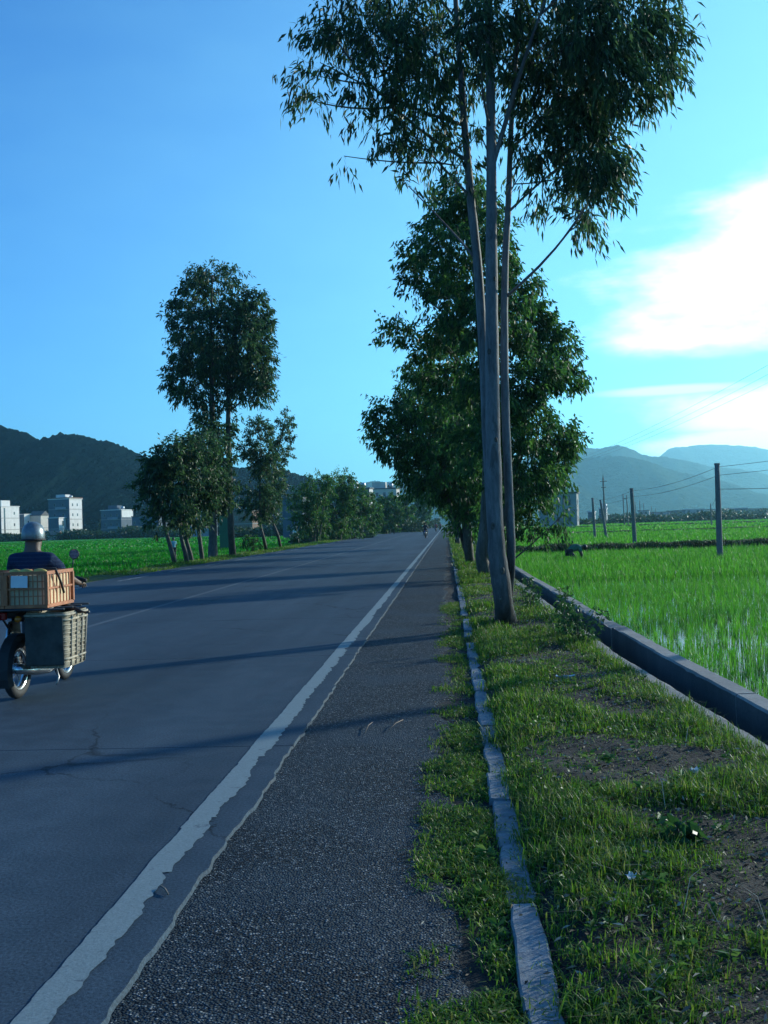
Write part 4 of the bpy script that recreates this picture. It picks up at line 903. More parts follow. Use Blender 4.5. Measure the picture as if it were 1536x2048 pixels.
# ------------------------------------------------------------------ houses
def house(label, px, Y, S, Lit, top, mats, storeys=2, base=-.6, lit_cols=(), shade_cols=(), extra=None, rz=-0.22, name='house', group=None, bands=True, win=(.8, 1.2), roof='flat', top_z=None):
    """px: the corner nearest the camera; S and Lit: lengths of the shaded front and the sunlit side; top: pixel row of the roof line"""
    c = at(px, 1060, Y); h = (top_z if top_z is not None else at(px, top, Y).z) - base
    root = empty(name, (c.x, c.y, base), rz); tag(root, label, 'house', group)
    wall, roofm = mats
    MB().box2((-S, 0, 0), (0, Lit, h)).build('wall', wall, root)
    if wall is MAT['wall_white']: MB().box2((-S, -.05, 0), (0, -.003, h - .03)).build('front_shade_panel', MAT['wall_blue'], root)  # dark panel: shade painted on the front of white houses
    rf = MB()
    if roof == 'flat':
        rf.box2((-S - .25, -.25, h - .02), (.25, Lit + .25, h + .28)); rf.build('roof', roofm, root)
    elif roof == 'gable':
        rf.add([(-S - .3, -.3, h), (.3, -.3, h), (.3, Lit + .3, h), (-S - .3, Lit + .3, h), (-S - .3, Lit / 2, h + Lit * .32), (.3, Lit / 2, h + Lit * .32)], [(0, 1, 5, 4), (2, 3, 4, 5), (0, 4, 3), (1, 2, 5), (3, 2, 1, 0)]); rf.build('roof', roofm, root)
    sh = h / storeys
    if bands:
        for k in range(1, storeys): MB().box2((-S - .1, -.1, k * sh - .1), (.1, Lit + .1, k * sh + .1)).build('floor_ledge', MAT['wall_grey'], root)
    w, wh = win
    for row in range(storeys):
        z = row * sh + sh * .30
        for u in lit_cols:
            y = u * Lit; f = MB().box2((-.04, y - w / 2, z), (.06, y + w / 2, z + wh)).build('window', MAT['frame'], root)
            MB().box2((.062, y - w / 2 + .1, z + .1), (.075, y + w / 2 - .1, z + wh - .1)).build('pane', MAT['glass'], f)
        for u in shade_cols:
            x = -u * S; f = MB().box2((x - w / 2, -.09, z), (x + w / 2, .04, z + wh)).build('window', MAT['frame'], root)
            MB().box2((x - w / 2 + .1, -.105, z + .1), (x + w / 2 - .1, -.092, z + wh - .1)).build('pane', MAT['glass'], f)
    if extra: extra(root, S, Lit, h)
    if storeys >= 3 and roof == 'flat':
        MB().box2((-S * .85, Lit * .35, h + .28), (-S * .40, Lit * .75, h + 2.1)).build('stair_hut', wall, root)
        MB().lathe([(.001, 0), (.75, 0), (.75, 1.1), (.6, 1.35), (.001, 1.4)], (-S * .25, Lit * .55, h + .28), 14).build('water_tank', MAT['alloy_tank'], root, smooth=True)
        for k in range(1, storeys):
            b = MB().box2((-S * .62, -1.0, k * sh - .06), (-S * .12, -.10, k * sh + .06)).build('balcony', MAT['wall_grey'], root)
            MB().box2((-S * .62, -1.02, k * sh + .07), (-S * .12, -.94, k * sh + .95)).build('balustrade', MAT['wall_pale'], b)
    return root
def build_houses():
    W, C_, G, B, K, D = MAT['wall_white'], MAT['wall_cream'], MAT['wall_grey'], MAT['wall_blue'], MAT['wall_brick'], MAT['roof_dark']
    g = 'village houses below the hill across the road'
    def stair(root, S, Lit, h):
        MB().box2((-S * .6, .3, h + .3), (-.2, Lit * .52, h + 2.6)).build('stair_tower', W, root); MB().box2((-.05, 1.9, 1.2), (.08, 2.7, h - .6)).build('pipe_recess', MAT['glass'], root)
        MB().box2((0, Lit, 0), (-S * .6, Lit + 2.0, 3.4)).build('annex', W, root)
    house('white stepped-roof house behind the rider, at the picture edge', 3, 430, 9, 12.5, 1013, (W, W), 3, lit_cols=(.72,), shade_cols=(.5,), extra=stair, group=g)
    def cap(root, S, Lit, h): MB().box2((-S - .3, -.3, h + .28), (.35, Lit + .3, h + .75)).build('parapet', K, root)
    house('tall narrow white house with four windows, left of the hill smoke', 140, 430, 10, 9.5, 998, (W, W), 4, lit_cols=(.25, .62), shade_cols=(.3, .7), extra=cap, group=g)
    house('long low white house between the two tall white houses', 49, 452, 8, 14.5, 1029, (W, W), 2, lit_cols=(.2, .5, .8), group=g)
    house('low house with a pointed light gable behind the helmet', 82, 455, 6, 6.5, 1031, (C_, D), 2, roof='gable', group=g)
    house('small white house with dark porch beside the tall narrow one', 118, 425, 5, 5.0, 1036, (W, W), 2, lit_cols=(.6,), group=g, win=(1.4, 2.0))
    house('little pink-walled shed with gable roof at the field edge', 112, 395, 8, 6.0, 1071, (C_, MAT['roof_tile']), 1, roof='gable', group=g, lit_cols=(.5,))
    house('grey-blue house with a sunlit white upper corner', 243, 430, 9.5, 10, 1020, (B, W), 3, shade_cols=(.2, .5, .8), group=g, extra=lambda r, S, Lt, h: MB().box2((.0, .4, h - 3.0), (.10, Lt - .4, h - .1)).build('sunlit_panel', W, r))  # white panel stands for sunlight on the upper side wall
    house('wide grey-blue house half hidden by the leaning trees', 318, 415, 12, 9, 1032, (B, D), 2, shade_cols=(.15, .4, .65, .9), group=g)
    house('pale blue house seen between the thin leaning trunks', 420, 360, 7.5, 6, 1014, (MAT['wall_pale'], D), 3, shade_cols=(.25, .75), group=g)
    house('brown brick house behind the slender eucalyptus trunk', 505, 300, 7, 6, 1022, (K, D), 2, shade_cols=(.3, .7), group=g)
    house('dark plum-grey house beside the bamboo clumps', 606, 205, 4.2, 5, 997, (B, D), 2, base=-.4, shade_cols=(.35, .72), group=g)
    house('house above the roadside bush with a bright white gable end', 741, 265, 9, 3.2, 977, (W, D), 4, base=-.4, lit_cols=(.3, .7), shade_cols=(.2, .5, .8), group=g, win=(.8, 1.1))
    house('long grey building with cream end wall near the road end', 795, 305, 9, 3.6, 977, (C_, D), 4, base=-.4, lit_cols=(.3, .7), shade_cols=(.15, .4, .65, .9), group=g, win=(.8, 1.2))
    g2 = 'houses beyond the rice field'
    house('grey two-storey building with sunlit right wall beside the tree row', 1155, 215, 7.6, 4.2, 986, (MAT['wall_grey'], D), 2, base=-.1, lit_cols=(.4,), shade_cols=(.2, .5, .8), group=g2)
    house('narrow white house sunlit between two short poles', 1190, 330, 2.0, 3.6, 1024, (W, W), 2, base=-.1, lit_cols=(.5,), group=g2, win=(.6, .8))
    house('bright white house top beside the tall cross-arm pole', 1214, 380, 2.6, 4.0, 1017, (W, W), 3, base=-.1, lit_cols=(.5,), group=g2, win=(.6, .8))
    for k, (px, top, S, Lt, m, lab) in enumerate(((1300, 1021, 6, 6, C_, 'pale far house left of the thin pole line'), (1340, 1024, 14, 6, G, 'low grey far house at the mountain foot'), (1372, 1021, 10, 6, B, 'blue-grey far house near the middle of the far field edge'), (1410, 1018, 12, 7, G, 'grey far house, tallest of the distant low blocks'),
                                                  (1462, 1018, 14, 7, C_, 'pale far house just right of the near field pole'), (1497, 1016, 12, 8, B, 'far house with whitish roof right of the near field pole'), (1532, 1017, 13, 8, G, 'grey far house at the picture edge under the far mountain'))):
        house(lab, px, 560 + 13 * k, S, Lt, top, (m, W if k in (3, 5) else D), 2, base=-.8, group=g2, shade_cols=(.3, .7), win=(1.4, 1.6))
MAT['alloy_tank'] = plain('steel_tank', (0.40, 0.41, 0.42), 0.4, 0.6)
MAT['roof_tile'] = plain('brown_roof_tile', (0.24, 0.17, 0.14), 0.85, var=0.2, scale=2.0)
MAT['wall_pale'] = plain('pale_grey_wall', (0.22, 0.24, 0.28), 0.85, var=0.15, scale=0.5, spec=0.2)
build_houses()
def wall_block_and_board():
    c = ground(590, 1068, -.3); Y = 190; c = at(590, 1068, Y)
    r = empty('sunlit_wall_block', (c.x, Y, -.5)); tag(r, 'white block standing for a sunlit house wall beside the bamboo clumps', 'wall piece')  # added block standing in for a sunlit piece of house wall
    MB().box((0, 0, 1.0), (.72, .72, 2.1)).build('shaft', MAT['wall_white'], r); MB().box((0, 0, 2.13), (.86, .86, .16)).build('cap', MAT['wall_white'], r); MB().box((0, 0, .0), (.84, .84, .24)).build('plinth', MAT['wall_grey'], r)
    Y = 105; c = at(450, 1086, Y)
    r = empty('notice_board', (c.x, Y, ZL)); tag(r, 'tall green board standing in the rice behind the tall eucalyptus pair', 'board')
    MB().box((0, 0, 1.95), (1.05, .06, 3.3)).build('panel', MAT['green_board'], r)
    for s in (-1, 1): MB().box((s * .45, .05, 1.7), (.08, .06, 3.5)).build('post', MAT['metal_dark'], r)
wall_block_and_board()
def far_hedges():
    """scrub round the villages, one mass far away"""
    r = np.random.default_rng(4)
    def mass(label, segs, n, leaf):
        P = []
        for (px0, px1, Y, h) in segs:
            m = int(n * abs(px1 - px0)); px = r.uniform(px0, px1, m); a0, a1 = at(px0, 1060, Y), at(px1, 1060, Y)
            t = (px - px0) / (px1 - px0); x = a0.x + (a1.x - a0.x) * t; y = Y + r.normal(size=m) * 3
            hh = h * (0.3 + 1.0 * fbm(x * .22, x * 0 + Y, 3)); P.append(np.stack([x, y, -.7 + hh * r.random(m) ** .8], 1))
        P = np.concatenate(P); n_ = len(P)
        o = link('shrubbery', leaf_mesh('shrubbery', P, r.normal(size=(n_, 3)) - np.array([0, 0, .3]), r.uniform(.5, 1.3, n_) * leaf, r.uniform(.3, .7, n_) * leaf, r), MAT['leaf_far']); tag(o, label, 'shrubs', kind='stuff')
    mass('dark scrub at the foot of the village houses across the road', [(-60, 120, 400, 3.0), (120, 330, 400, 4.0), (300, 480, 380, 3.6), (470, 600, 260, 3.0), (200, 260, 470, 9), (20, 110, 470, 7)], 34, 1.3)
    mass('dark scrub along the far edge of the bright rice field', [(1000, 1180, 262, 2.2), (1170, 1330, 300, 2.2), (1320, 1560, 330, 2.6), (1200, 1580, 520, 4.5)], 26, 1.2)
    mass('shady scrub under the roadside trees near the road end', [(590, 740, 128, 2.0), (735, 850, 200, 3.0), (835, 880, 330, 6.0)], 30, .6)
MAT['leaf_far'] = leaf_mat('scrub_leaf', [(0.020, 0.045, 0.018), (0.032, 0.065, 0.022), (0.048, 0.085, 0.030)], 0.3)
far_hedges()

# ------------------------------------------------------------------ poles and cables
def field_pole(label, pb, pt, Y, r0, r1, z0=-.4, kind='post'):
    b = at(*pb, Y); t = at(*pt, Y); d = (t - b).normalized(); b2 = b + d * ((z0 - b.z) / d.z)
    root = empty('utility_pole', (b2.x, b2.y, z0)); tag(root, label, 'pole', 'poles standing in the rice field')
    e = t - b2; n = 6
    MB().tube([e * (k / n) + Vector((0, 0, 0)) for k in range(n + 1)], [r0 + (r1 - r0) * k / n for k in range(n + 1)], 10).build('shaft', MAT['pole'], root, smooth=True)
    if kind == 'post':
        MB().tube([e - d * .02, e + d * .05], r1 * 1.15, 10).build('cap', MAT['pole'], root); MB().tube([e - d * .22 + Vector((0, -r1, 0)), e - d * .22 + Vector((0, -r1 - .10, 0)), e - d * .14 + Vector((0, -r1 - .10, 0))], .02, 6).build('insulator', MAT['ceramic'], root)
    elif kind == 'arms':
        for f, w in ((.92, 1.5), (.80, 1.1)):
            a = MB().box(e * f + Vector((0, -r1 - .05, 0)), (w, .10, .12)).build('crossarm', MAT['metal_dark'], root)
            for s in (-.45, 0, .45): MB().lathe([(.001, .0), (.06, .0), (.045, .08), (.06, .12), (.03, .2), (.001, .2)], e * f + Vector((s * w, -r1 - .05, .06)), 8).build('insulator', MAT['ceramic'], a)
        MB().tube([e, e + Vector((0, 0, .6))], .05, 6).build('top_spike', MAT['metal_dark'], root)
    return t
P_main = field_pole('stout field pole standing nearest in the rice, at the right', (1440, 1113), (1434, 929), 41, .125, .095)
P_b = field_pole('field pole rising from the dark bund, second nearest', (1270, 1092), (1263, 978), 60, .13, .095)
P_c = field_pole('short upright field pole beside a leaning one', (1190, 1077), (1185, 997), 84, .12, .09)
P_d = field_pole('short leaning field pole crossing the tall cross-arm pole', (1213, 1077), (1201, 1001), 84, .12, .09)
P_t = field_pole('tall thin utility pole with two cross-arms', (1210, 1058), (1206, 955), 230, .24, .17, kind='arms')
P_e = field_pole('faint thin pole just left of the nearest field pole', (1424, 1058), (1421, 1008), 150, .10, .08)
for k, (px, top, Y, lab) in enumerate(((1270, 1003, 330, 'first far thin pole right of the twin-leg pole'), (1279, 1000, 350, 'second far thin pole right of the twin-leg pole'), (1287, 1006, 380, 'third far thin pole in the hazy line'), (1303, 1012, 430, 'fourth far thin pole in the hazy line'), (1311, 1016, 460, 'last far thin pole in the hazy line'))):
    field_pole(lab, (px + 2, 1046), (px, top), Y, .16, .12, kind='plain')
def twin_pole():
    Y = 205; root = empty('twin_leg_pole', (at(1250, 1050, Y).x, Y, -.4)); tag(root, 'twin-leg pole with a crossbar beyond the field', 'pole', 'poles standing in the rice field')
    o = Vector(root.location)
    for a, b in (((1249, 1056), (1246, 988)), ((1257, 1056), (1253, 990))):
        p = at(*a, Y) - o; q = at(*b, Y) - o; MB().tube([p, (p + q) / 2, q], [.13, .11, .09], 8).build('leg', MAT['pole'], root, smooth=True)
    p = at(1245, 997, Y) - o; q = at(1255, 996, Y) - o; MB().tube([p, q], .06, 6).build('crossbar', MAT['metal_dark'], root)
twin_pole()
def line_pole(loc, h, label):
    root = empty('utility_pole', loc); tag(root, label, 'pole', 'tall poles of the power line along the field')
    MB().tube([(0, 0, -.3), (0, 0, h * .5), (0, 0, h)], [.15, .13, .10], 10).build('shaft', MAT['pole'], root, smooth=True)
    a = MB().box((0, -.14, h - .35), (1.9, .09, .11)).build('crossarm', MAT['metal_dark'], root)
    for s in (-.8, 0, .8): MB().lathe([(.001, .0), (.05, .0), (.035, .07), (.05, .1), (.02, .16), (.001, .16)], (s, -.14, h - .29), 8).build('insulator', MAT['ceramic'], a)
line_pole((7.3, 14.6, ZR), 8.6, 'power pole just outside the picture whose shadow crosses the road')
line_pole((14.6, 132, ZR), 8.6, 'power line pole half hidden behind the dense tree row')
line_pole((14.6, 26, ZR), 8.6, 'power line pole in the near rice, outside the picture')
def cable(label, pts, sag, rad, group):
    P = []
    for a, b in zip(pts[:-1], pts[1:]):
        a = Vector(a); b = Vector(b)
        for k in range(24): t = k / 24; p = a.lerp(b, t); p.z -= sag * 4 * t * (1 - t); P.append(p)
    P.append(Vector(pts[-1])); o = MB().tube(P, rad, 5).build('cable', MAT['cable'], None, smooth=True); tag(o, label, 'cable', group)
for s, lab in ((-.8, 'overhead cable across the bright sky, innermost of three'), (0, 'overhead cable across the bright sky, middle of three'), (.8, 'overhead cable across the bright sky, outermost of three')):
    cable(lab, [(14.6 + s, 25.86, ZR + 8.5), (14.6 + s, 131.86, ZR + 8.5)], .8, .007, 'three overhead cables parallel to the road')
for dz, lab in ((-.10, 'low cable strung along the tops of the field poles'), (-.42, 'second low cable below the tops of the field poles')):
    cable(lab, [P_c + Vector((0, -.1, dz)), P_b + Vector((0, -.12, dz)), P_main + Vector((0, -.12, dz)), (17.5, 27, 4.3 + dz)], .18, .008, 'low cables between the field poles')
cable('low cable sagging under the other two beside the nearest field pole', [P_e + Vector((0, -.1, -.1)), P_main + Vector((0, -.12, -.95)), (17.5, 27, 3.0)], .3, .010, 'low cables between the field poles')

# ------------------------------------------------------------------ people
def skin_mesh(name, J, E, root, levels=2):
    """a body grown round a skeleton: J joint -> (position, radius), E bones"""
    k = list(J); idx = {n: i for i, n in enumerate(k)}
    me = bpy.data.meshes.new(name); me.from_pydata([J[n][0] for n in k], [(idx[a], idx[b]) for a, b in E], [])
    o = bpy.data.objects.new(name, me); COL.objects.link(o)
    o.modifiers.new('skin', 'SKIN')
    for i, n in enumerate(k):
        r = J[n][1]; me.skin_vertices[0].data[i].radius = (r, r) if not hasattr(r, '__len__') else r
        me.skin_vertices[0].data[i].use_root = (n == root)
    sb = o.modifiers.new('sub', 'SUBSURF'); sb.levels = levels; sb.render_levels = levels
    dg = bpy.context.evaluated_depsgraph_get(); dg.update()
    out = bpy.data.meshes.new_from_object(o.evaluated_get(dg)); out.name = name
    bpy.data.objects.remove(o); out.materials.clear()
    out.polygons.foreach_set('use_smooth', [True] * len(out.polygons)); return out
def person(label, J, mats, loc, rz, hat=None, group=None, grip=True):
    """J: joints of the pose; sides are mirrored from the names ending _r"""
    full = dict(J)
    for n, (p, r) in J.items():
        if n.endswith('_r'): full[n[:-2] + '_l'] = ((-p[0], p[1], p[2]), r)
    full.update({k: v for k, v in J.items() if k.endswith('_l')})
    E = [('pelvis', 'waist'), ('waist', 'chest'), ('chest', 'neck0'), ('neck0', 'neck'), ('neck', 'jaw'), ('jaw', 'head'), ('head', 'crown'), ('head', 'nose')]
    for s in ('_r', '_l'):
        E += [('neck0', 'shoulder' + s), ('shoulder' + s, 'elbow' + s), ('elbow' + s, 'wrist' + s), ('wrist' + s, 'palm' + s), ('pelvis', 'hip' + s), ('hip' + s, 'knee' + s), ('knee' + s, 'ankle' + s), ('ankle' + s, 'toe' + s)]
        w = Vector(full['palm' + s][0]); f = (w - Vector(full['wrist' + s][0])).normalized(); sg = 1 if s == '_r' else -1
        side = Vector((1, 0, 0)) if abs(f.x) < .8 else Vector((0, 1, 0)); dn = Vector((0, 0, -1)) if abs(f.z) < .8 else Vector((0, 1, 0))
        for q, (o, ln) in enumerate(((-.030, .050), (-.010, .058), (.010, .055), (.030, .044))):
            a = w + side * o + f * .035; b = a + f * ln * .55 + dn * .010; c = b + f * ln * .25 + dn * ln * .55
            for nm, p in (('a', a), ('b', b), ('c', c)): full[f'finger{q}{nm}{s}'] = (tuple(p), .0085)
            E += [('palm' + s, f'finger{q}a{s}'), (f'finger{q}a{s}', f'finger{q}b{s}'), (f'finger{q}b{s}', f'finger{q}c{s}')]
        t0 = w - side * sg * .034 - f * .005; t1 = t0 - side * sg * .018 + f * .032 + dn * .008
        full['thumb0' + s] = (tuple(t0), .011); full['thumb1' + s] = (tuple(t1), .0085); E += [('palm' + s, 'thumb0' + s), ('thumb0' + s, 'thumb1' + s)]
    root = empty('person', loc, rz); tag(root, label, 'person', group)
    link('body', skin_mesh('body', full, E, 'pelvis'), mats['skin'], root)
    g = lambda n, k: (full[n][0], full[n][1] + k)
    mid = lambda a, b, t, r: (tuple(Vector(full[a][0]).lerp(Vector(full[b][0]), t)), r)
    S = {'pelvis': g('pelvis', .022), 'waist': g('waist', .026), 'chest': g('chest', .034), 'neck0': g('neck0', .046), 'collar': mid('neck0', 'neck', .55, full['neck'][1] + .018)}
    ES = [('pelvis', 'waist'), ('waist', 'chest'), ('chest', 'neck0'), ('neck0', 'collar')]
    for s in ('_r', '_l'):
        S['shoulder' + s] = g('shoulder' + s, .018); S['sleeve' + s] = mid('shoulder' + s, 'elbow' + s, .72, full['elbow' + s][1] + .024); ES += [('neck0', 'shoulder' + s), ('shoulder' + s, 'sleeve' + s)]
    link('shirt', skin_mesh('shirt', S, ES, 'pelvis'), mats['shirt'], root)
    T = {'pelvis': (full['pelvis'][0], full['pelvis'][1] + .014)}; ET = []
    for s in ('_r', '_l'):
        T['hip' + s] = g('hip' + s, .014); T['knee' + s] = g('knee' + s, .018); T['cuff' + s] = mid('knee' + s, 'ankle' + s, .92, full['ankle' + s][1] + .022); ET += [('pelvis', 'hip' + s), ('hip' + s, 'knee' + s), ('knee' + s, 'cuff' + s)]
    link('trousers', skin_mesh('trousers', T, ET, 'pelvis'), mats['trousers'], root)
    for s in ('_r', '_l'):
        a = Vector(full['ankle' + s][0]); t = Vector(full['toe' + s][0]); d = (t - a)
        link('shoe', skin_mesh('shoe', {'h': (tuple(a - d * .25 + Vector((0, 0, -.02))), .045), 'm': (tuple(a + d * .4 + Vector((0, 0, -.012))), .045), 't': (tuple(t + d * .1), .036)}, [('h', 'm'), ('m', 't')], 'h'), mats['shoe'], root)
    h = Vector(full['head'][0]); up = (Vector(full['crown'][0]) - h).normalized(); q = Vector((0, 0, 1)).rotation_difference(up).to_matrix()
    if hat == 'helmet':
        mb = MB(); mb.lathe([(.128, -.075), (.135, -.04), (.134, .0), (.125, .045), (.104, .085), (.066, .116), (.025, .128), (.0005, .130)], (0, 0, 0), 24)
        mb.lathe([(.0005, .120), (.06, .108), (.112, .05), (.124, -.03), (.120, -.075)], (0, 0, 0), 24)
        o = mb.build('helmet', mats['helmet'], root, smooth=True); o.location = h + Vector((0, .0, .040)); o.scale = (.80, .94, .90)
        b = MB().lathe([(.121, -.082), (.142, -.080), (.143, -.066), (.134, -.060)], (0, 0, 0), 24).build('helmet_trim', MAT['rubber'], o, smooth=True)
    elif hat == 'straw':
        o = MB().lathe([(.25, -.01), (.24, .0), (.15, .035), (.11, .05), (.10, .10), (.06, .125), (.0005, .13)], (0, 0, 0), 24).build('hat', mats['helmet'], root, smooth=True); o.location = h + up * .03; o.rotation_euler = q.to_euler()
    else:
        o = MB().lathe([(.098, -.03), (.106, .0), (.104, .04), (.085, .085), (.045, .108), (.0005, .112)], (0, 0, 0), 20).build('hair', mats['hair'], root, smooth=True); o.location = h - Vector((0, .012, 0)) + up * .005; o.rotation_euler = q.to_euler(); o.scale = (.92, 1.08, 1.0)
    return root
MAT['rubber'] = plain('black_rubber', (0.016, 0.016, 0.017), 0.75)
MAT['skin'] = plain('tanned_skin', (0.11, 0.062, 0.042), 0.6, var=.15, scale=14)
MAT['hair'] = plain('black_hair', (0.012, 0.011, 0.010), 0.5)
MAT['silver'] = plain('scuffed_silver_paint', (0.15, 0.18, 0.19), 0.36, 0.4, var=.35, scale=9)
MAT['shirt_navy'] = mat_striped_shirt()
MAT['trousers'] = plain('dark_cotton', (0.026, 0.028, 0.034), 0.9, var=.25, scale=10, bumps=.4)
MAT['shoe'] = plain('dark_shoe', (0.03, 0.028, 0.026), 0.6)
MAT['shirt_green'] = plain('faded_green_cloth', (0.05, 0.15, 0.10), 0.95, var=.25, scale=10, bumps=.4)
MAT['shirt_sky'] = plain('pale_blue_cloth', (0.16, 0.38, 0.44), 0.95, var=.15, scale=10, bumps=.4)
MAT['shirt_red'] = plain('dull_red_cloth', (0.22, 0.045, 0.05), 0.95, var=.2, scale=10, bumps=.4)
MAT['straw'] = plain('straw', (0.20, 0.17, 0.10), 0.9, var=.2, scale=20)
RIDE = {'pelvis': ((0, 0, .87), .130), 'waist': ((0, .02, 1.01), .118), 'chest': ((0, .05, 1.18), .122), 'neck0': ((0, .05, 1.335), .070), 'neck': ((0, .06, 1.42), .062), 'jaw': ((0, .08, 1.465), .082), 'head': ((0, .085, 1.535), .092), 'crown': ((0, .075, 1.60), .070), 'nose': ((0, .190, 1.515), .014),
        'shoulder_r': ((.165, .045, 1.310), .066), 'elbow_r': ((.285, .225, 1.120), .043), 'wrist_r': ((.300, .43, 1.055), .030), 'palm_r': ((.305, .49, 1.045), .034), 'hip_r': ((.095, .03, .85), .100), 'knee_r': ((.185, .40, .74), .064), 'ankle_r': ((.165, .30, .36), .042), 'toe_r': ((.170, .45, .31), .032)}
BEND = {'pelvis': ((0, 0, .66), .130), 'waist': ((0, .13, .76), .118), 'chest': ((0, .30, .83), .140), 'neck0': ((0, .44, .84), .062), 'neck': ((0, .51, .83), .052), 'jaw': ((0, .58, .81), .066), 'head': ((0, .64, .81), .090), 'crown': ((0, .71, .81), .070), 'nose': ((0, .63, .700), .014),
        'shoulder_r': ((.165, .42, .80), .062), 'elbow_r': ((.21, .50, .55), .043), 'wrist_r': ((.18, .56, .34), .030), 'palm_r': ((.175, .58, .27), .034), 'hip_r': ((.11, .01, .62), .100), 'knee_r': ((.17, .24, .40), .064), 'ankle_r': ((.15, -.02, .06), .045), 'toe_r': ((.16, .13, .0), .036)}
STAND = {'pelvis': ((0, 0, .92), .125), 'waist': ((0, .01, 1.06), .112), 'chest': ((0, .02, 1.23), .135), 'neck0': ((0, .01, 1.38), .062), 'neck': ((0, .02, 1.46), .052), 'jaw': ((0, .045, 1.52), .066), 'head': ((0, .04, 1.59), .090), 'crown': ((0, .03, 1.655), .070), 'nose': ((0, .14, 1.57), .014),
         'shoulder_r': ((.17, .01, 1.37), .062), 'elbow_r': ((.22, .03, 1.10), .043), 'wrist_r': ((.21, .16, .90), .030), 'palm_r': ((.205, .20, .84), .034), 'hip_r': ((.095, 0, .88), .098), 'knee_r': ((.11, .03, .49), .062), 'ankle_r': ((.11, -.02, .08), .044), 'toe_r': ((.12, .12, .03), .036)}

# ------------------------------------------------------------------ motorcycle
MAT['red_paint'] = plain('dull_red_paint', (0.12, 0.018, 0.018), 0.35, var=.15)
MAT['dark_paint'] = plain('dark_green_black_paint', (0.016, 0.024, 0.024), 0.3, var=.2)
MAT['chrome'] = plain('worn_chrome', (0.50, 0.50, 0.50), 0.25, 1.0, var=.12)
MAT['alloy'] = plain('dull_alloy', (0.30, 0.30, 0.30), 0.4, 0.9, var=.15)
MAT['vinyl'] = plain('black_vinyl', (0.018, 0.018, 0.019), 0.5)
MAT['plate'] = plain('blue_plate', (0.020, 0.055, 0.17), 0.45, var=.12)
MAT['plate_mark'] = plain('plate_border_white', (0.35, 0.38, 0.42), 0.5)
MAT['lamp_red'] = plain('red_lens', (0.25, 0.01, 0.01), 0.2)
MAT['lamp_amber'] = plain('amber_lens', (0.40, 0.12, 0.01), 0.2)
MAT['mirror'] = plain('mirror_glass', (0.80, 0.80, 0.80), 0.03, 1.0, var=.02)
MAT['glass_clear'] = plain('lamp_glass', (0.45, 0.46, 0.46), 0.1)
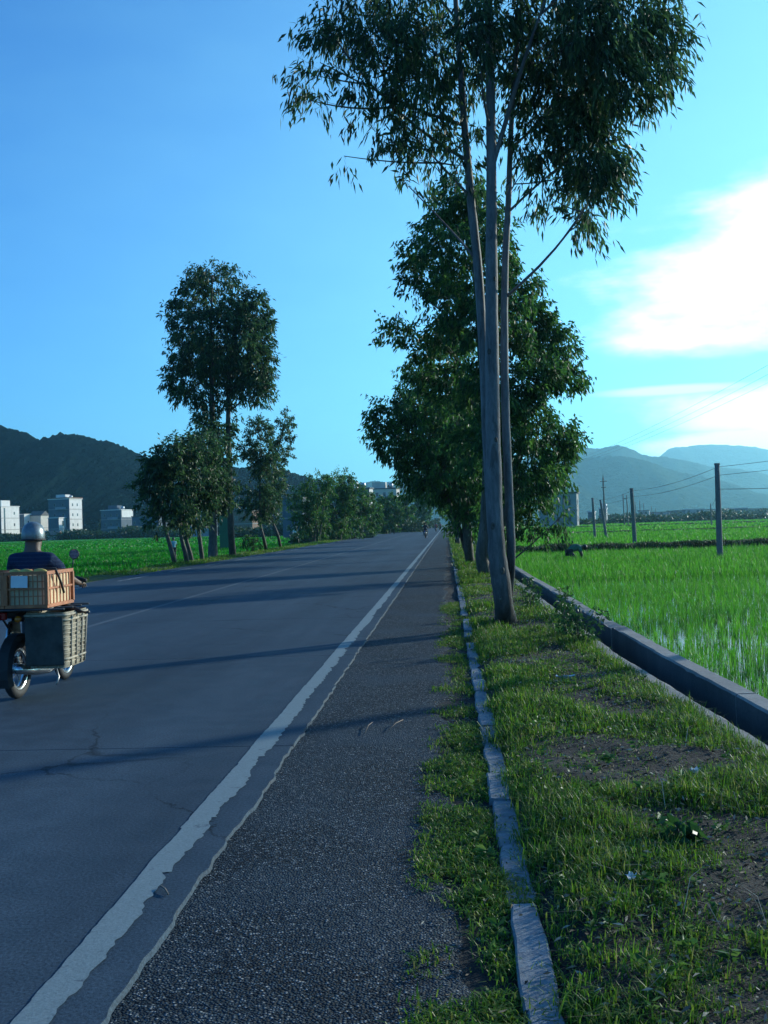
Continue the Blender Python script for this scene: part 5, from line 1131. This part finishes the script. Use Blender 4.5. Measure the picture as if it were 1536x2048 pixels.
def motorcycle(label, loc, rz, paint, group=None):
    root = empty('motorcycle', loc, rz); tag(root, label, 'motorcycle', group)
    def wheel(y, R, w):
        t = MB(); pr = []
        for k in range(13):
            a = 2 * math.pi * k / 12; pr.append((R - w + math.cos(a) * w, math.sin(a) * w * .9))
        ty = t.lathe(pr, (0, y, R), 32, 'X').build('wheel', MAT['rubber'], root, smooth=True)
        MB().lathe([(R - 2 * w + .012, -.028), (R - 2 * w - .012, -.022), (R - 2 * w - .016, .0), (R - 2 * w - .012, .022), (R - 2 * w + .012, .028)], (0, y, R), 32, 'X').build('rim', MAT['chrome'], ty, smooth=True)
        MB().lathe([(.001, -.06), (.045, -.06), (.05, -.02), (.05, .02), (.045, .06), (.001, .06)], (0, y, R), 16, 'X').build('hub', MAT['alloy'], ty, smooth=True)
        for k in range(12):
            a = 2 * math.pi * k / 12; d = Vector((0, math.cos(a), math.sin(a))); s = .02 if k % 2 else -.02
            MB().tube([Vector((s, y, R)) + d * .045, Vector((0, y, R)) + d * (R - 2 * w - .005)], .0035, 4).build('spoke', MAT['chrome'], ty)
    wheel(0, .275, .048); wheel(1.20, .275, .040)
    def arc(y, R, w, a0, a1, name, m):
        mb = MB(); rings = []
        for k in range(13):
            a = math.radians(a0 + (a1 - a0) * k / 12); c = Vector((0, y + math.cos(a) * R, .275 + math.sin(a) * R)); n = Vector((0, math.cos(a), math.sin(a)))
            rings.append([c + Vector((-w, 0, 0)) - n * .03, c + Vector((-w * .6, 0, 0)) + n * .012, c + Vector((w * .6, 0, 0)) + n * .012, c + Vector((w, 0, 0)) - n * .03, c + Vector((w * .6, 0, 0)) + n * .004, c + Vector((-w * .6, 0, 0)) + n * .004])
        mb.loft(rings).build(name, m, root, smooth=False)
    arc(0, .315, .075, 30, 205, 'rear_fender', MAT['rubber']); arc(1.2, .310, .062, 10, 165, 'front_fender', paint)
    for s in (-1, 1):
        MB().tube([(s * .085, 0, .275), (s * .085, .45, .33)], .018, 8).build('swingarm', MAT['metal_dark'], root, smooth=True)
        MB().tube([(s * .105, .03, .30), (s * .12, .10, .50), (s * .12, .14, .68)], [.026, .032, .026], 10).build('shock_absorber', MAT['chrome'], root, smooth=True)
        MB().tube([(s * .075, 1.20, .275), (s * .075, 1.10, .58), (s * .075, .985, .94)], [.024, .024, .020], 10).build('fork', MAT['alloy'], root, smooth=True)
        MB().tube([(s * .10, .50, .33), (s * .34, .50, .31)], .014, 8).build('foot_peg', MAT['rubber'], root, smooth=True)
    MB().tube([(0, .30, .70), (0, .55, .68), (0, .80, .74), (0, .98, .86)], .032, 10).tube([(0, .48, .32), (0, .40, .50), (0, .32, .70)], .026, 10).tube([(0, .78, .34), (0, .88, .60), (0, .96, .84)], .026, 10).build('frame', MAT['metal_dark'], root, smooth=True)
    e = MB(); e.box((0, .60, .34), (.22, .30, .20)); e.build('engine', MAT['alloy'], root, bevel=.03)
    for k in range(5): MB().box((0, .72 + .012 * k, .42 + .034 * k), (.17, .15, .013), rot=Matrix.Rotation(-.35, 3, 'X')).build('cooling_fin', MAT['alloy'], root)
    MB().tube([(.06, .80, .42), (.11, .86, .30), (.13, .70, .21), (.14, .35, .21), (.145, .05, .25), (.15, -.34, .31)], [.020, .020, .022, .034, .044, .040], 12).build('exhaust', MAT['chrome'], root, smooth=True)
    t = MB(); rg = []
    for y, w, zz, h in ((.50, .07, .80, .05), (.56, .12, .83, .085), (.70, .145, .86, .105), (.84, .13, .88, .10), (.92, .08, .87, .06)): rg.append(ring((0, y, zz), w, h, 14, 0, 2.6, 'Y'))
    t.loft(rg).build('fuel_tank', paint, root, smooth=True)
    rg = [ring((0, y, z), w, h, 14, 0, 3.0, 'Y') for y, w, z, h in ((-.28, .09, .80, .03), (-.22, .13, .80, .045), (.15, .135, .79, .05), (.40, .12, .775, .05), (.52, .07, .80, .03))]
    MB().loft(rg).build('seat', MAT['vinyl'], root, smooth=True)
    for s in (-1, 1): MB().box((s * .125, .25, .60), (.02, .30, .20), taper=.8).build('side_panel', paint, root, bevel=.008)
    MB().tube([(-.36, .86, 1.03), (-.25, .92, 1.06), (-.10, .97, 1.00), (.10, .97, 1.00), (.25, .92, 1.06), (.36, .86, 1.03)], .013, 10).build('handlebar', MAT['chrome'], root, smooth=True)
    for s in (-1, 1):
        MB().tube([(s * .25, .915, 1.06), (s * .37, .855, 1.03)], .019, 10).build('grip', MAT['rubber'], root, smooth=True)
        MB().tube([(s * .20, .94, 1.05), (s * .21, .92, 1.17), (s * .235, .90, 1.27)], .006, 6).build('mirror_stalk', MAT['metal_dark'], root, smooth=True)
        mr = MB().lathe([(.001, .028), (.03, .026), (.048, .010), (.052, -.006), (.047, -.008)], (s * .24, .90, 1.30), 20, 'Y').build('mirror', MAT['mirror_back'], root, smooth=True)
        MB().lathe([(.001, -.006), (.046, -.006)], (s * .24, .90, 1.30), 20, 'Y').build('mirror_glass', MAT['mirror'], mr, smooth=True)
        MB().lathe([(.001, -.05), (.024, -.046), (.03, -.02), (.022, .02), (.001, .03)], (s * .17, -.34, .76), 12, 'Y').build('turn_signal', MAT['lamp_amber'], root, smooth=True)
    hl = MB().lathe([(.001, -.09), (.05, -.08), (.085, -.02), (.09, .03)], (0, 1.08, .93), 20, 'Y').build('headlight', paint, root, smooth=True)
    MB().lathe([(.088, .028), (.06, .045), (.001, .052)], (0, 1.08, .93), 20, 'Y').build('lens', MAT['glass_clear'], hl, smooth=True)
    MB().box((0, -.37, .79), (.14, .06, .07)).build('tail_light', MAT['lamp_red'], root, bevel=.012)
    pl = MB().box((-.05, -.430, .72), (.15, .006, .17)).build('number_plate', MAT['plate'], root, bevel=.002)
    MB().box((-.05, -.4345, .797), (.14, .002, .005)).box((-.05, -.4345, .643), (.14, .002, .005)).build('plate_border', MAT['plate_mark'], pl)
    MB().tube([(-.08, .52, .25), (-.16, .42, .06), (-.17, .40, .02)], .010, 6).build('kick_stand', MAT['metal_dark'], root, smooth=True)
    MB().tube([(.13, .56, .30), (.20, .50, .12), (.20, .44, .06)], .009, 6).build('brake_pedal', MAT['alloy'], root, smooth=True)
    MB().box((-.09, .25, .31), (.02, .46, .09)).build('chain_cover', MAT['metal_dark'], root, bevel=.01)
    return root
MAT['mirror_back'] = plain('maroon_plastic', (0.060, 0.030, 0.032), 0.4)
_b = ground(36, 1397, 0); BX, BY = _b.x, _b.y; DX, DY = BX + 3.97, BY - 9.75
bike = motorcycle('small dark motorcycle loaded with crates and a basket, cut by the picture edge', (BX, BY, 0), 0.0, MAT['dark_paint'], 'motorcycles on the road')
def rack():
    mb = MB()
    for s in (-1, 1):
        mb.tube([(s * .44, -.46, .845), (s * .44, .22, .845)], .011, 6); mb.tube([(s * .10, .12, .60), (s * .14, -.10, .835)], .010, 6); mb.tube([(s * .16, -.42, .845), (s * .16, .22, .845)], .010, 6)
    for y in (-.44, -.22, 0, .20): mb.tube([(-.45, y, .845), (.62, y, .845)], .010, 6)
    mb.build('cargo_rack', MAT['metal_dark'], bike, smooth=True)
rack()
rider = person('motorcycle rider seen from behind in silver helmet and navy striped shirt', RIDE, dict(skin=MAT['skin'], shirt=MAT['shirt_navy'], trousers=MAT['trousers'], shoe=MAT['shoe'], helmet=MAT['silver'], hair=MAT['hair']), (BX + .005, BY + .36, 0), 0, 'helmet', 'people riding motorcycles'); rider.scale = (1, 1, .965)
MAT['crate'] = plain('red_orange_plastic', (0.36, 0.115, 0.040), 0.6, var=.4, scale=6)
MAT['crate_liner'] = plain('cream_cardboard', (0.62, 0.47, 0.28), 0.8, var=.15, scale=5)
MAT['yellow_goods'] = plain('yellow_produce', (0.52, 0.36, 0.08), 0.6, var=.3, scale=9)
MAT['paper'] = plain('white_paper', (0.62, 0.64, 0.62), 0.8, var=.08)
MAT['strap'] = plain('black_rubber_strap', (0.014, 0.014, 0.015), 0.6)
def crate(label, x0, x1, y0, y1, z0, h, group):
    root = empty('crate', ((x0 + x1) / 2, (y0 + y1) / 2, z0)); tag(root, label, 'crate', group)
    w, l = (x1 - x0) / 2, (y1 - y0) / 2; t = .012
    def bars(faces):
        mb = MB()
        for f in faces: mb.box(*f)
        return mb
    M = MAT['crate']
    for z, k in ((h - .018, 'rim'), (.015, 'base_rail'), (h * .52, 'middle_rail')):
        mb = MB(); e = .004 if k == 'rim' else 0; hh = .030 if k != 'middle_rail' else .016
        for s in (-1, 1): mb.box((s * w, 0, z), (t + e, 2 * l + t, hh)); mb.box((0, s * l, z), (2 * w - t - e - .002, t + e, hh))
        mb.build(k, M, root)
    for sx in (-1, 1):
        for sy in (-1, 1): MB().box((sx * (w - .004), sy * (l - .004), h / 2 - .003), (.034, .034, h - .05)).build('corner_post', M, root, bevel=.006)
    for sx in (-1, 1):
        for k in range(1, 8): MB().box((sx * (w - .001), -l + 2 * l * k / 8, h / 2), (.008, .020, h - .055)).build('slat', M, root)
    for sy in (-1, 1):
        for k in range(1, 9): MB().box((-w + 2 * w * k / 9, sy * (l - .001), h / 2), (.009, .007, h - .055)).build('slat', M, root)
        for k in range(1, 4): MB().box((0, sy * (l - .004), h * (.12 + .2 * k)), (2 * w - .03, .005, .007)).build('cross_slat', M, root)
    MB().box((0, 0, .012), (2 * w - .02, 2 * l - .02, .010)).build('floor_panel', M, root)
    MB().box((0, 0, h * .46), (2 * w - .05, 2 * l - .05, h * .84)).build('liner', MAT['crate_liner'], root, bevel=.01)
    return root
c1 = crate('red plastic crate lined with cream card on the right of the rack', -3.875 + DX, -3.50 + DX, 9.31 + DY, 9.95 + DY, .860, .325, 'crates on the loaded motorcycle')
c2 = crate('red plastic crate at the picture edge, left of the other crate', -4.275 + DX, -3.895 + DX, 9.31 + DY, 9.95 + DY, .860, .325, 'crates on the loaded motorcycle')
def load_things():
    r = np.random.default_rng(3)
    for k, (x, y, lab) in enumerate(((-3.80, 9.36, 'yellow gourd on top of the crate load, leftmost of three'), (-3.70, 9.355, 'yellow gourd on top of the crate load, middle of three'), (-3.58, 9.365, 'yellow gourd on top of the crate load, rightmost of three'))):
        o = MB().loft([ring((0, 0, 0), rr, rr, 12, zz) for rr, zz in ((.008, -.055), (.022, -.048), (.030, -.015), (.028, .02), (.018, .05), (.006, .062))]).build('gourd', MAT['yellow_goods'], None, smooth=True)
        o.rotation_euler = (math.pi / 2, .2, math.pi / 2 + r.uniform(-.2, .2)); o.location = (x + DX, y + DY, .860 + .325 * .88 + .031); tag(o, lab, 'gourd', 'gourds lying in the crate')
    o = MB().add([(-.075, -.002, -.05), (.075, -.002, -.055), (.080, -.004, .05), (-.07, -.003, .055), (-.075, .001, -.05), (.075, .001, -.055), (.080, -.001, .05), (-.07, 0, .055)], [(0, 1, 2, 3), (7, 6, 5, 4), (0, 4, 5, 1), (1, 5, 6, 2), (2, 6, 7, 3), (3, 7, 4, 0)]).build('paper_sheet', MAT['paper'], None)
    o.location = (-3.745 + DX, 9.2995 + DY, 1.095); tag(o, 'torn white paper stuck on the back of the right crate', 'paper')
    st = MB(); pts = [(-3.487, 9.50, 1.198), (-3.480, 9.52, 1.15), (-3.478, 9.60, 1.06), (-3.478, 9.66, .97)]
    st.tube([(-3.70, 9.50, 1.20)] + pts, .011, 6); o = st.build('strap', MAT['strap'], None, smooth=True); o.location = (DX, DY, 0); tag(o, 'black rubber strap hanging down the side of the right crate', 'strap')
load_things()
MAT['weave'] = mat_weave()
MAT['cane'] = plain('split_cane', (0.35, 0.30, 0.22), 0.7, var=.35, scale=14, bumps=.3)
MAT['black_cloth'] = plain('black_nylon', (0.012, 0.012, 0.014), 0.6, var=.2, bumps=.4)
MAT['back_shade'] = plain('dark_back_shade', (0.045, 0.046, 0.040), 0.85, var=.5, scale=7, bumps=.8)  # dark colour stands for the basket's shaded back
def basket():
    cx, cy, z0, h = -3.565 + DX, 9.70 + DY, .31, .50; root = empty('wicker_basket', (cx, cy, z0)); tag(root, 'tapered woven cane basket hanging beside the rear wheel', 'basket')
    lev = []
    for k in range(15):
        t = k / 14; w = .170 + .028 * t + .004 * math.sin(k * 2.1); l = .265 + .035 * t + .004 * math.cos(k * 1.7); lev.append(ring((0, 0, 0), w, l, 40, h * t, 7.0))
    MB().loft(lev, False).build('woven_side', MAT['weave'], root, smooth=False)
    MB().loft([ring((0, 0, 0), .168, .262, 40, .004, 7.0), ring((0, 0, 0), .168, .262, 40, .012, 7.0)]).build('bottom', MAT['weave'], root)
    for z, w, l, nm in ((.475, .203, .304, 'rim_band'), (.43, .200, .301, 'rim_band'), (.08, .181, .274, 'foot_band')):
        pts = ring((0, 0, 0), w, l, 40, z, 7.0); MB().tube(pts + [pts[0]], .0125, 6).build(nm, MAT['cane'], root, smooth=True)
    for sx in (-1, 1):
        for y in (-.17, -.03, .11, .22): MB().tube([(sx * .176, y * .88, .01), (sx * .190, y * .95, .25), (sx * .203, y, .48)], .010, 5).build('stake', MAT['cane'], root, smooth=True)
    for sy in (-1, 1):
        for x in (-.11, 0, .11): MB().tube([(x * .9, sy * .270, .01), (x * .95, sy * .287, .25), (x, sy * .305, .48)], .009, 5).build('stake', MAT['cane'], root, smooth=True)
    for k in range(11):
        z = .05 + .037 * k; t = z / h; w, l = .172 + .028 * t, .267 + .035 * t; pts = ring((0, 0, 0), w + .002, l + .002, 40, z, 7.0); MB().tube(pts + [pts[0]], .0055, 4).build('weaver_strand', MAT['cane'], root, smooth=True)
    gx, gz = np.meshgrid(np.linspace(-.172, .172, 22), np.linspace(.03, .462, 26)); wr = .018 * (fbm(gx * 14, gz * 8 + gx * 9, 4) - .5) - .006 * np.cos(gx / .172 * 1.5)
    bc = link('back_shade_sheet', grid_mesh('back_shade_sheet', gx, -.300 - .020 * (gz / .46) - .004 + wr * 1.2, gz), MAT['back_shade'], root); bm = bc.modifiers.new('thickness', 'SOLIDIFY'); bm.thickness = .003  # dark sheet added over the back to deepen its shade
    # a folded black umbrella on top
    u = empty('umbrella', (-3.50 + DX, 9.74 + DY, .825)); tag(u, 'folded black umbrella lying across the basket top', 'umbrella'); u.rotation_euler = (0, math.radians(8), math.radians(-28))
    prof = [(.006, -.30), (.020, -.28), (.034, -.15), (.040, .0), (.036, .12), (.018, .20), (.008, .22)]
    mb = MB(); rg = []
    for rr, x in prof:
        q = []
        for k in range(16):
            a = 2 * math.pi * k / 16; rad = rr * (1.0 if k % 2 else .72); q.append(Vector((x, math.cos(a) * rad, math.sin(a) * rad)))
        rg.append(q)
    mb.loft(rg).build('canopy', MAT['black_cloth'], u, smooth=True)
    MB().tube([(.21, 0, 0), (.27, 0, 0), (.31, .0, .012)], [.009, .010, .013], 8).build('handle', MAT['vinyl'], u, smooth=True); MB().tube([(-.36, 0, 0), (-.29, 0, 0)], [.003, .006], 6).build('tip', MAT['chrome'], u)
basket()

def others():
    def far_rider(label_m, label_p, px, py, Y, mp, shirt, hat, rz=0.0):
        x = at(px, py, Y).x
        m = copy_tree(bike_plain); m.location = (x, Y, 0); m['label'] = label_m; m.rotation_euler = (0, 0, rz)
        for ch in m.children:
            if ch.name.startswith(('fuel_tank', 'side_panel', 'front_fender')):
                ch.data = ch.data.copy(); ch.data.materials[0] = mp
        p = copy_tree(rider); p.location = (x, Y + .36 * math.cos(rz), 0); p['label'] = label_p; p.rotation_euler = (0, 0, rz)
        for ch in p.children:
            if ch.name.startswith('shirt'): ch.data = ch.data.copy(); ch.data.materials[0] = shirt
            if ch.name.startswith('helmet') and hat: ch.data = ch.data.copy(); ch.data.materials[0] = hat
    far_rider('dark red motorcycle far down the road, nearest of the distant three', 'rider with back turned on the nearest of the distant motorcycles', 851, 1075, 108, MAT['red_paint'], MAT['trousers'], MAT['rubber'])
    far_rider('reddish motorcycle far down the road on the white line side', 'rider in dull red on the second distant motorcycle', 872, 1063, 185, MAT['red_paint'], MAT['shirt_red'], MAT['rubber'])
    far_rider('most distant motorcycle, a dark speck near the vanishing road', 'rider on the most distant motorcycle', 881, 1057, 250, MAT['dark_paint'], MAT['shirt_red'], MAT['rubber'])
bike_plain = bike
# the distant copies carry no rack
def without_rack():
    for ch in list(bike.children):
        if ch.name.startswith('cargo_rack'): return ch
_rack = without_rack(); _rack.parent = None
others()
_rack.parent = bike
P_ = dict(skin=MAT['skin'], shirt=MAT['shirt_green'], trousers=MAT['trousers'], shoe=MAT['shoe'], helmet=MAT['straw'], hair=MAT['hair'])
_p = at(1138, 1116, 43); person('farmer in a green shirt bending over in the bright rice', BEND, P_, (_p.x, 43, ZR - .22), -math.pi / 2)
_p = at(347, 1088, 75); person('person in a pale blue shirt standing in the rice behind thin trunks', STAND, dict(P_, shirt=MAT['shirt_sky']), (_p.x, 75, ZL - .05), .6)

# ------------------------------------------------------------------ small things on the verge
def verge_things():
    r = np.random.default_rng(17)
    def flat(name, label, cat, px, py, w, l, mat, rz, z=0.0, curl=.01):
        g = ground(px, py, .04); x, y = g.x, g.y; zz = float(verge_z(np.array([x]), np.array([y]))[0]) + .035 + z
        n = 5; V = []; 
        for i in range(n):
            for j in range(n):
                u, v = i / (n - 1) - .5, j / (n - 1) - .5; V.append((u * w * (1 + .1 * r.normal()), v * l * (1 + .1 * r.normal()), curl * (r.normal() * .6 + 4 * (u * u + v * v))))
        Fs = [(i * n + j, (i + 1) * n + j, (i + 1) * n + j + 1, i * n + j + 1) for i in range(n - 1) for j in range(n - 1)]
        o = MB().add(V, Fs).build(name, mat, None); o.location = (x, y, zz); o.rotation_euler = (r.uniform(-.15, .15), r.uniform(-.15, .15), rz)
        so = o.modifiers.new('thickness', 'SOLIDIFY'); so.thickness = .0015; tag(o, label, cat)
    flat('paper_scrap', 'flat white paper scrap lying on the dark verge soil', 'paper', 1131, 1363, .17, .07, MAT['paper'], .1)
    flat('paper_scrap', 'small crumpled white scrap near the ditch side of the verge', 'paper', 1264, 1783, .035, .03, MAT['paper'], .8, curl=.012)
    flat('paper_scrap', 'small pale scrap in the shade below the ditch lip', 'paper', 1392, 1563, .05, .03, MAT['paper'], .4, curl=.012)
    def twig(label, pts, rad):
        P = []
        for px, py, z in pts: g = ground(px, py, 0); P.append((g.x, g.y, z))
        o = MB().tube(P, rad, 6).build('twig', MAT['dry_twig'], None, smooth=True); tag(o, label, 'twig')
    twig('short dry twig lying on the shoulder, beside the longer one', [(730, 1466, .0), (737, 1452, .006), (745, 1446, .006)], .003)
    twig('longer dry twig lying on the shoulder towards the grass', [(778, 1459, .0), (792, 1448, .008), (806, 1440, .002)], .003)
    twig('pale straw lying at the broken edge of the road concrete', [(322, 1778, .012), (330, 1784, .014), (336, 1792, .008)], .004)
    # weeds by the ditch
    def weed(label, px, py, h, n, seed, leaf, cat='weed'):
        q = np.random.default_rng(seed); g = ground(px, py, .02); st = []; lob = []
        for k in range(n):
            dx, dy = q.normal() * h * .16, q.normal() * h * .16; hh = h * q.uniform(.65, 1.05)
            st.append([((g.x + dx * .3, g.y + dy * .3, -.03), .006), ((g.x + dx * .7, g.y + dy * .7, hh * .5), .005), ((g.x + dx * 1.2, g.y + dy * 1.2, hh), .002)])
            for t in (.35, .6, .85, 1.0): lob.append(((g.x + dx * (.3 + .9 * t), g.y + dy * (.3 + .9 * t), hh * t), (.035, .035, .03), 3, k))
        make_tree('weed', label, cat, st, lob, seed, leaf=leaf, per=5, twig=.05, leafm='leaf_weed', droop=.1, limb_r=.003, base=Vector((g.x, g.y, 0)))
    weed('tall leafy weed on the ditch lip nearest the eucalyptus', 1066, 1225, .62, 5, 1, (.07, .022))
    weed('tall spreading weed leaning over the ditch, middle of the lip', 1133, 1282, .66, 7, 2, (.075, .024))
    weed('bushy weed on the ditch lip beside the spreading one', 1160, 1292, .46, 7, 3, (.07, .026))
    weed('small broad-leaved weed in the foreground shade', 1362, 1700, .13, 4, 4, (.06, .034))
    def tussock(label, px, py, h, n, seed):
        q = np.random.default_rng(seed); g = ground(px, py, .02); P = np.zeros((n, 3)); P[:, :2] = q.normal(size=(n, 2)) * h * .18; P[:, 2] = -.02
        o = link('grass_tussock', blades('grass_tussock', P, h * q.uniform(.6, 1.1, n), np.full(n, .009), q.uniform(.2, .9, n), q), MAT['tussock']); o.location = (g.x, g.y, .03); tag(o, label, 'grass')
    tussock('yellow-green grass tussock growing at the ditch lip', 1385, 1470, .22, 46, 6)
    tussock('yellow-green grass tussock nearest the picture edge by the ditch', 1525, 1590, .20, 36, 7)
    tussock('green grass tussock beside the lip, between wall and scrap', 1345, 1415, .20, 30, 8)
MAT['dry_twig'] = plain('dry_twig', (0.16, 0.12, 0.09), 0.8)
MAT['leaf_weed'] = leaf_mat('weed_leaf', [(0.024, 0.075, 0.020), (0.040, 0.115, 0.028), (0.065, 0.155, 0.035)], 0.35)
MAT['tussock'] = leaf_mat('tussock_blade', [(0.07, 0.15, 0.02), (0.13, 0.21, 0.03), (0.20, 0.25, 0.05)], 0.4)
verge_things()
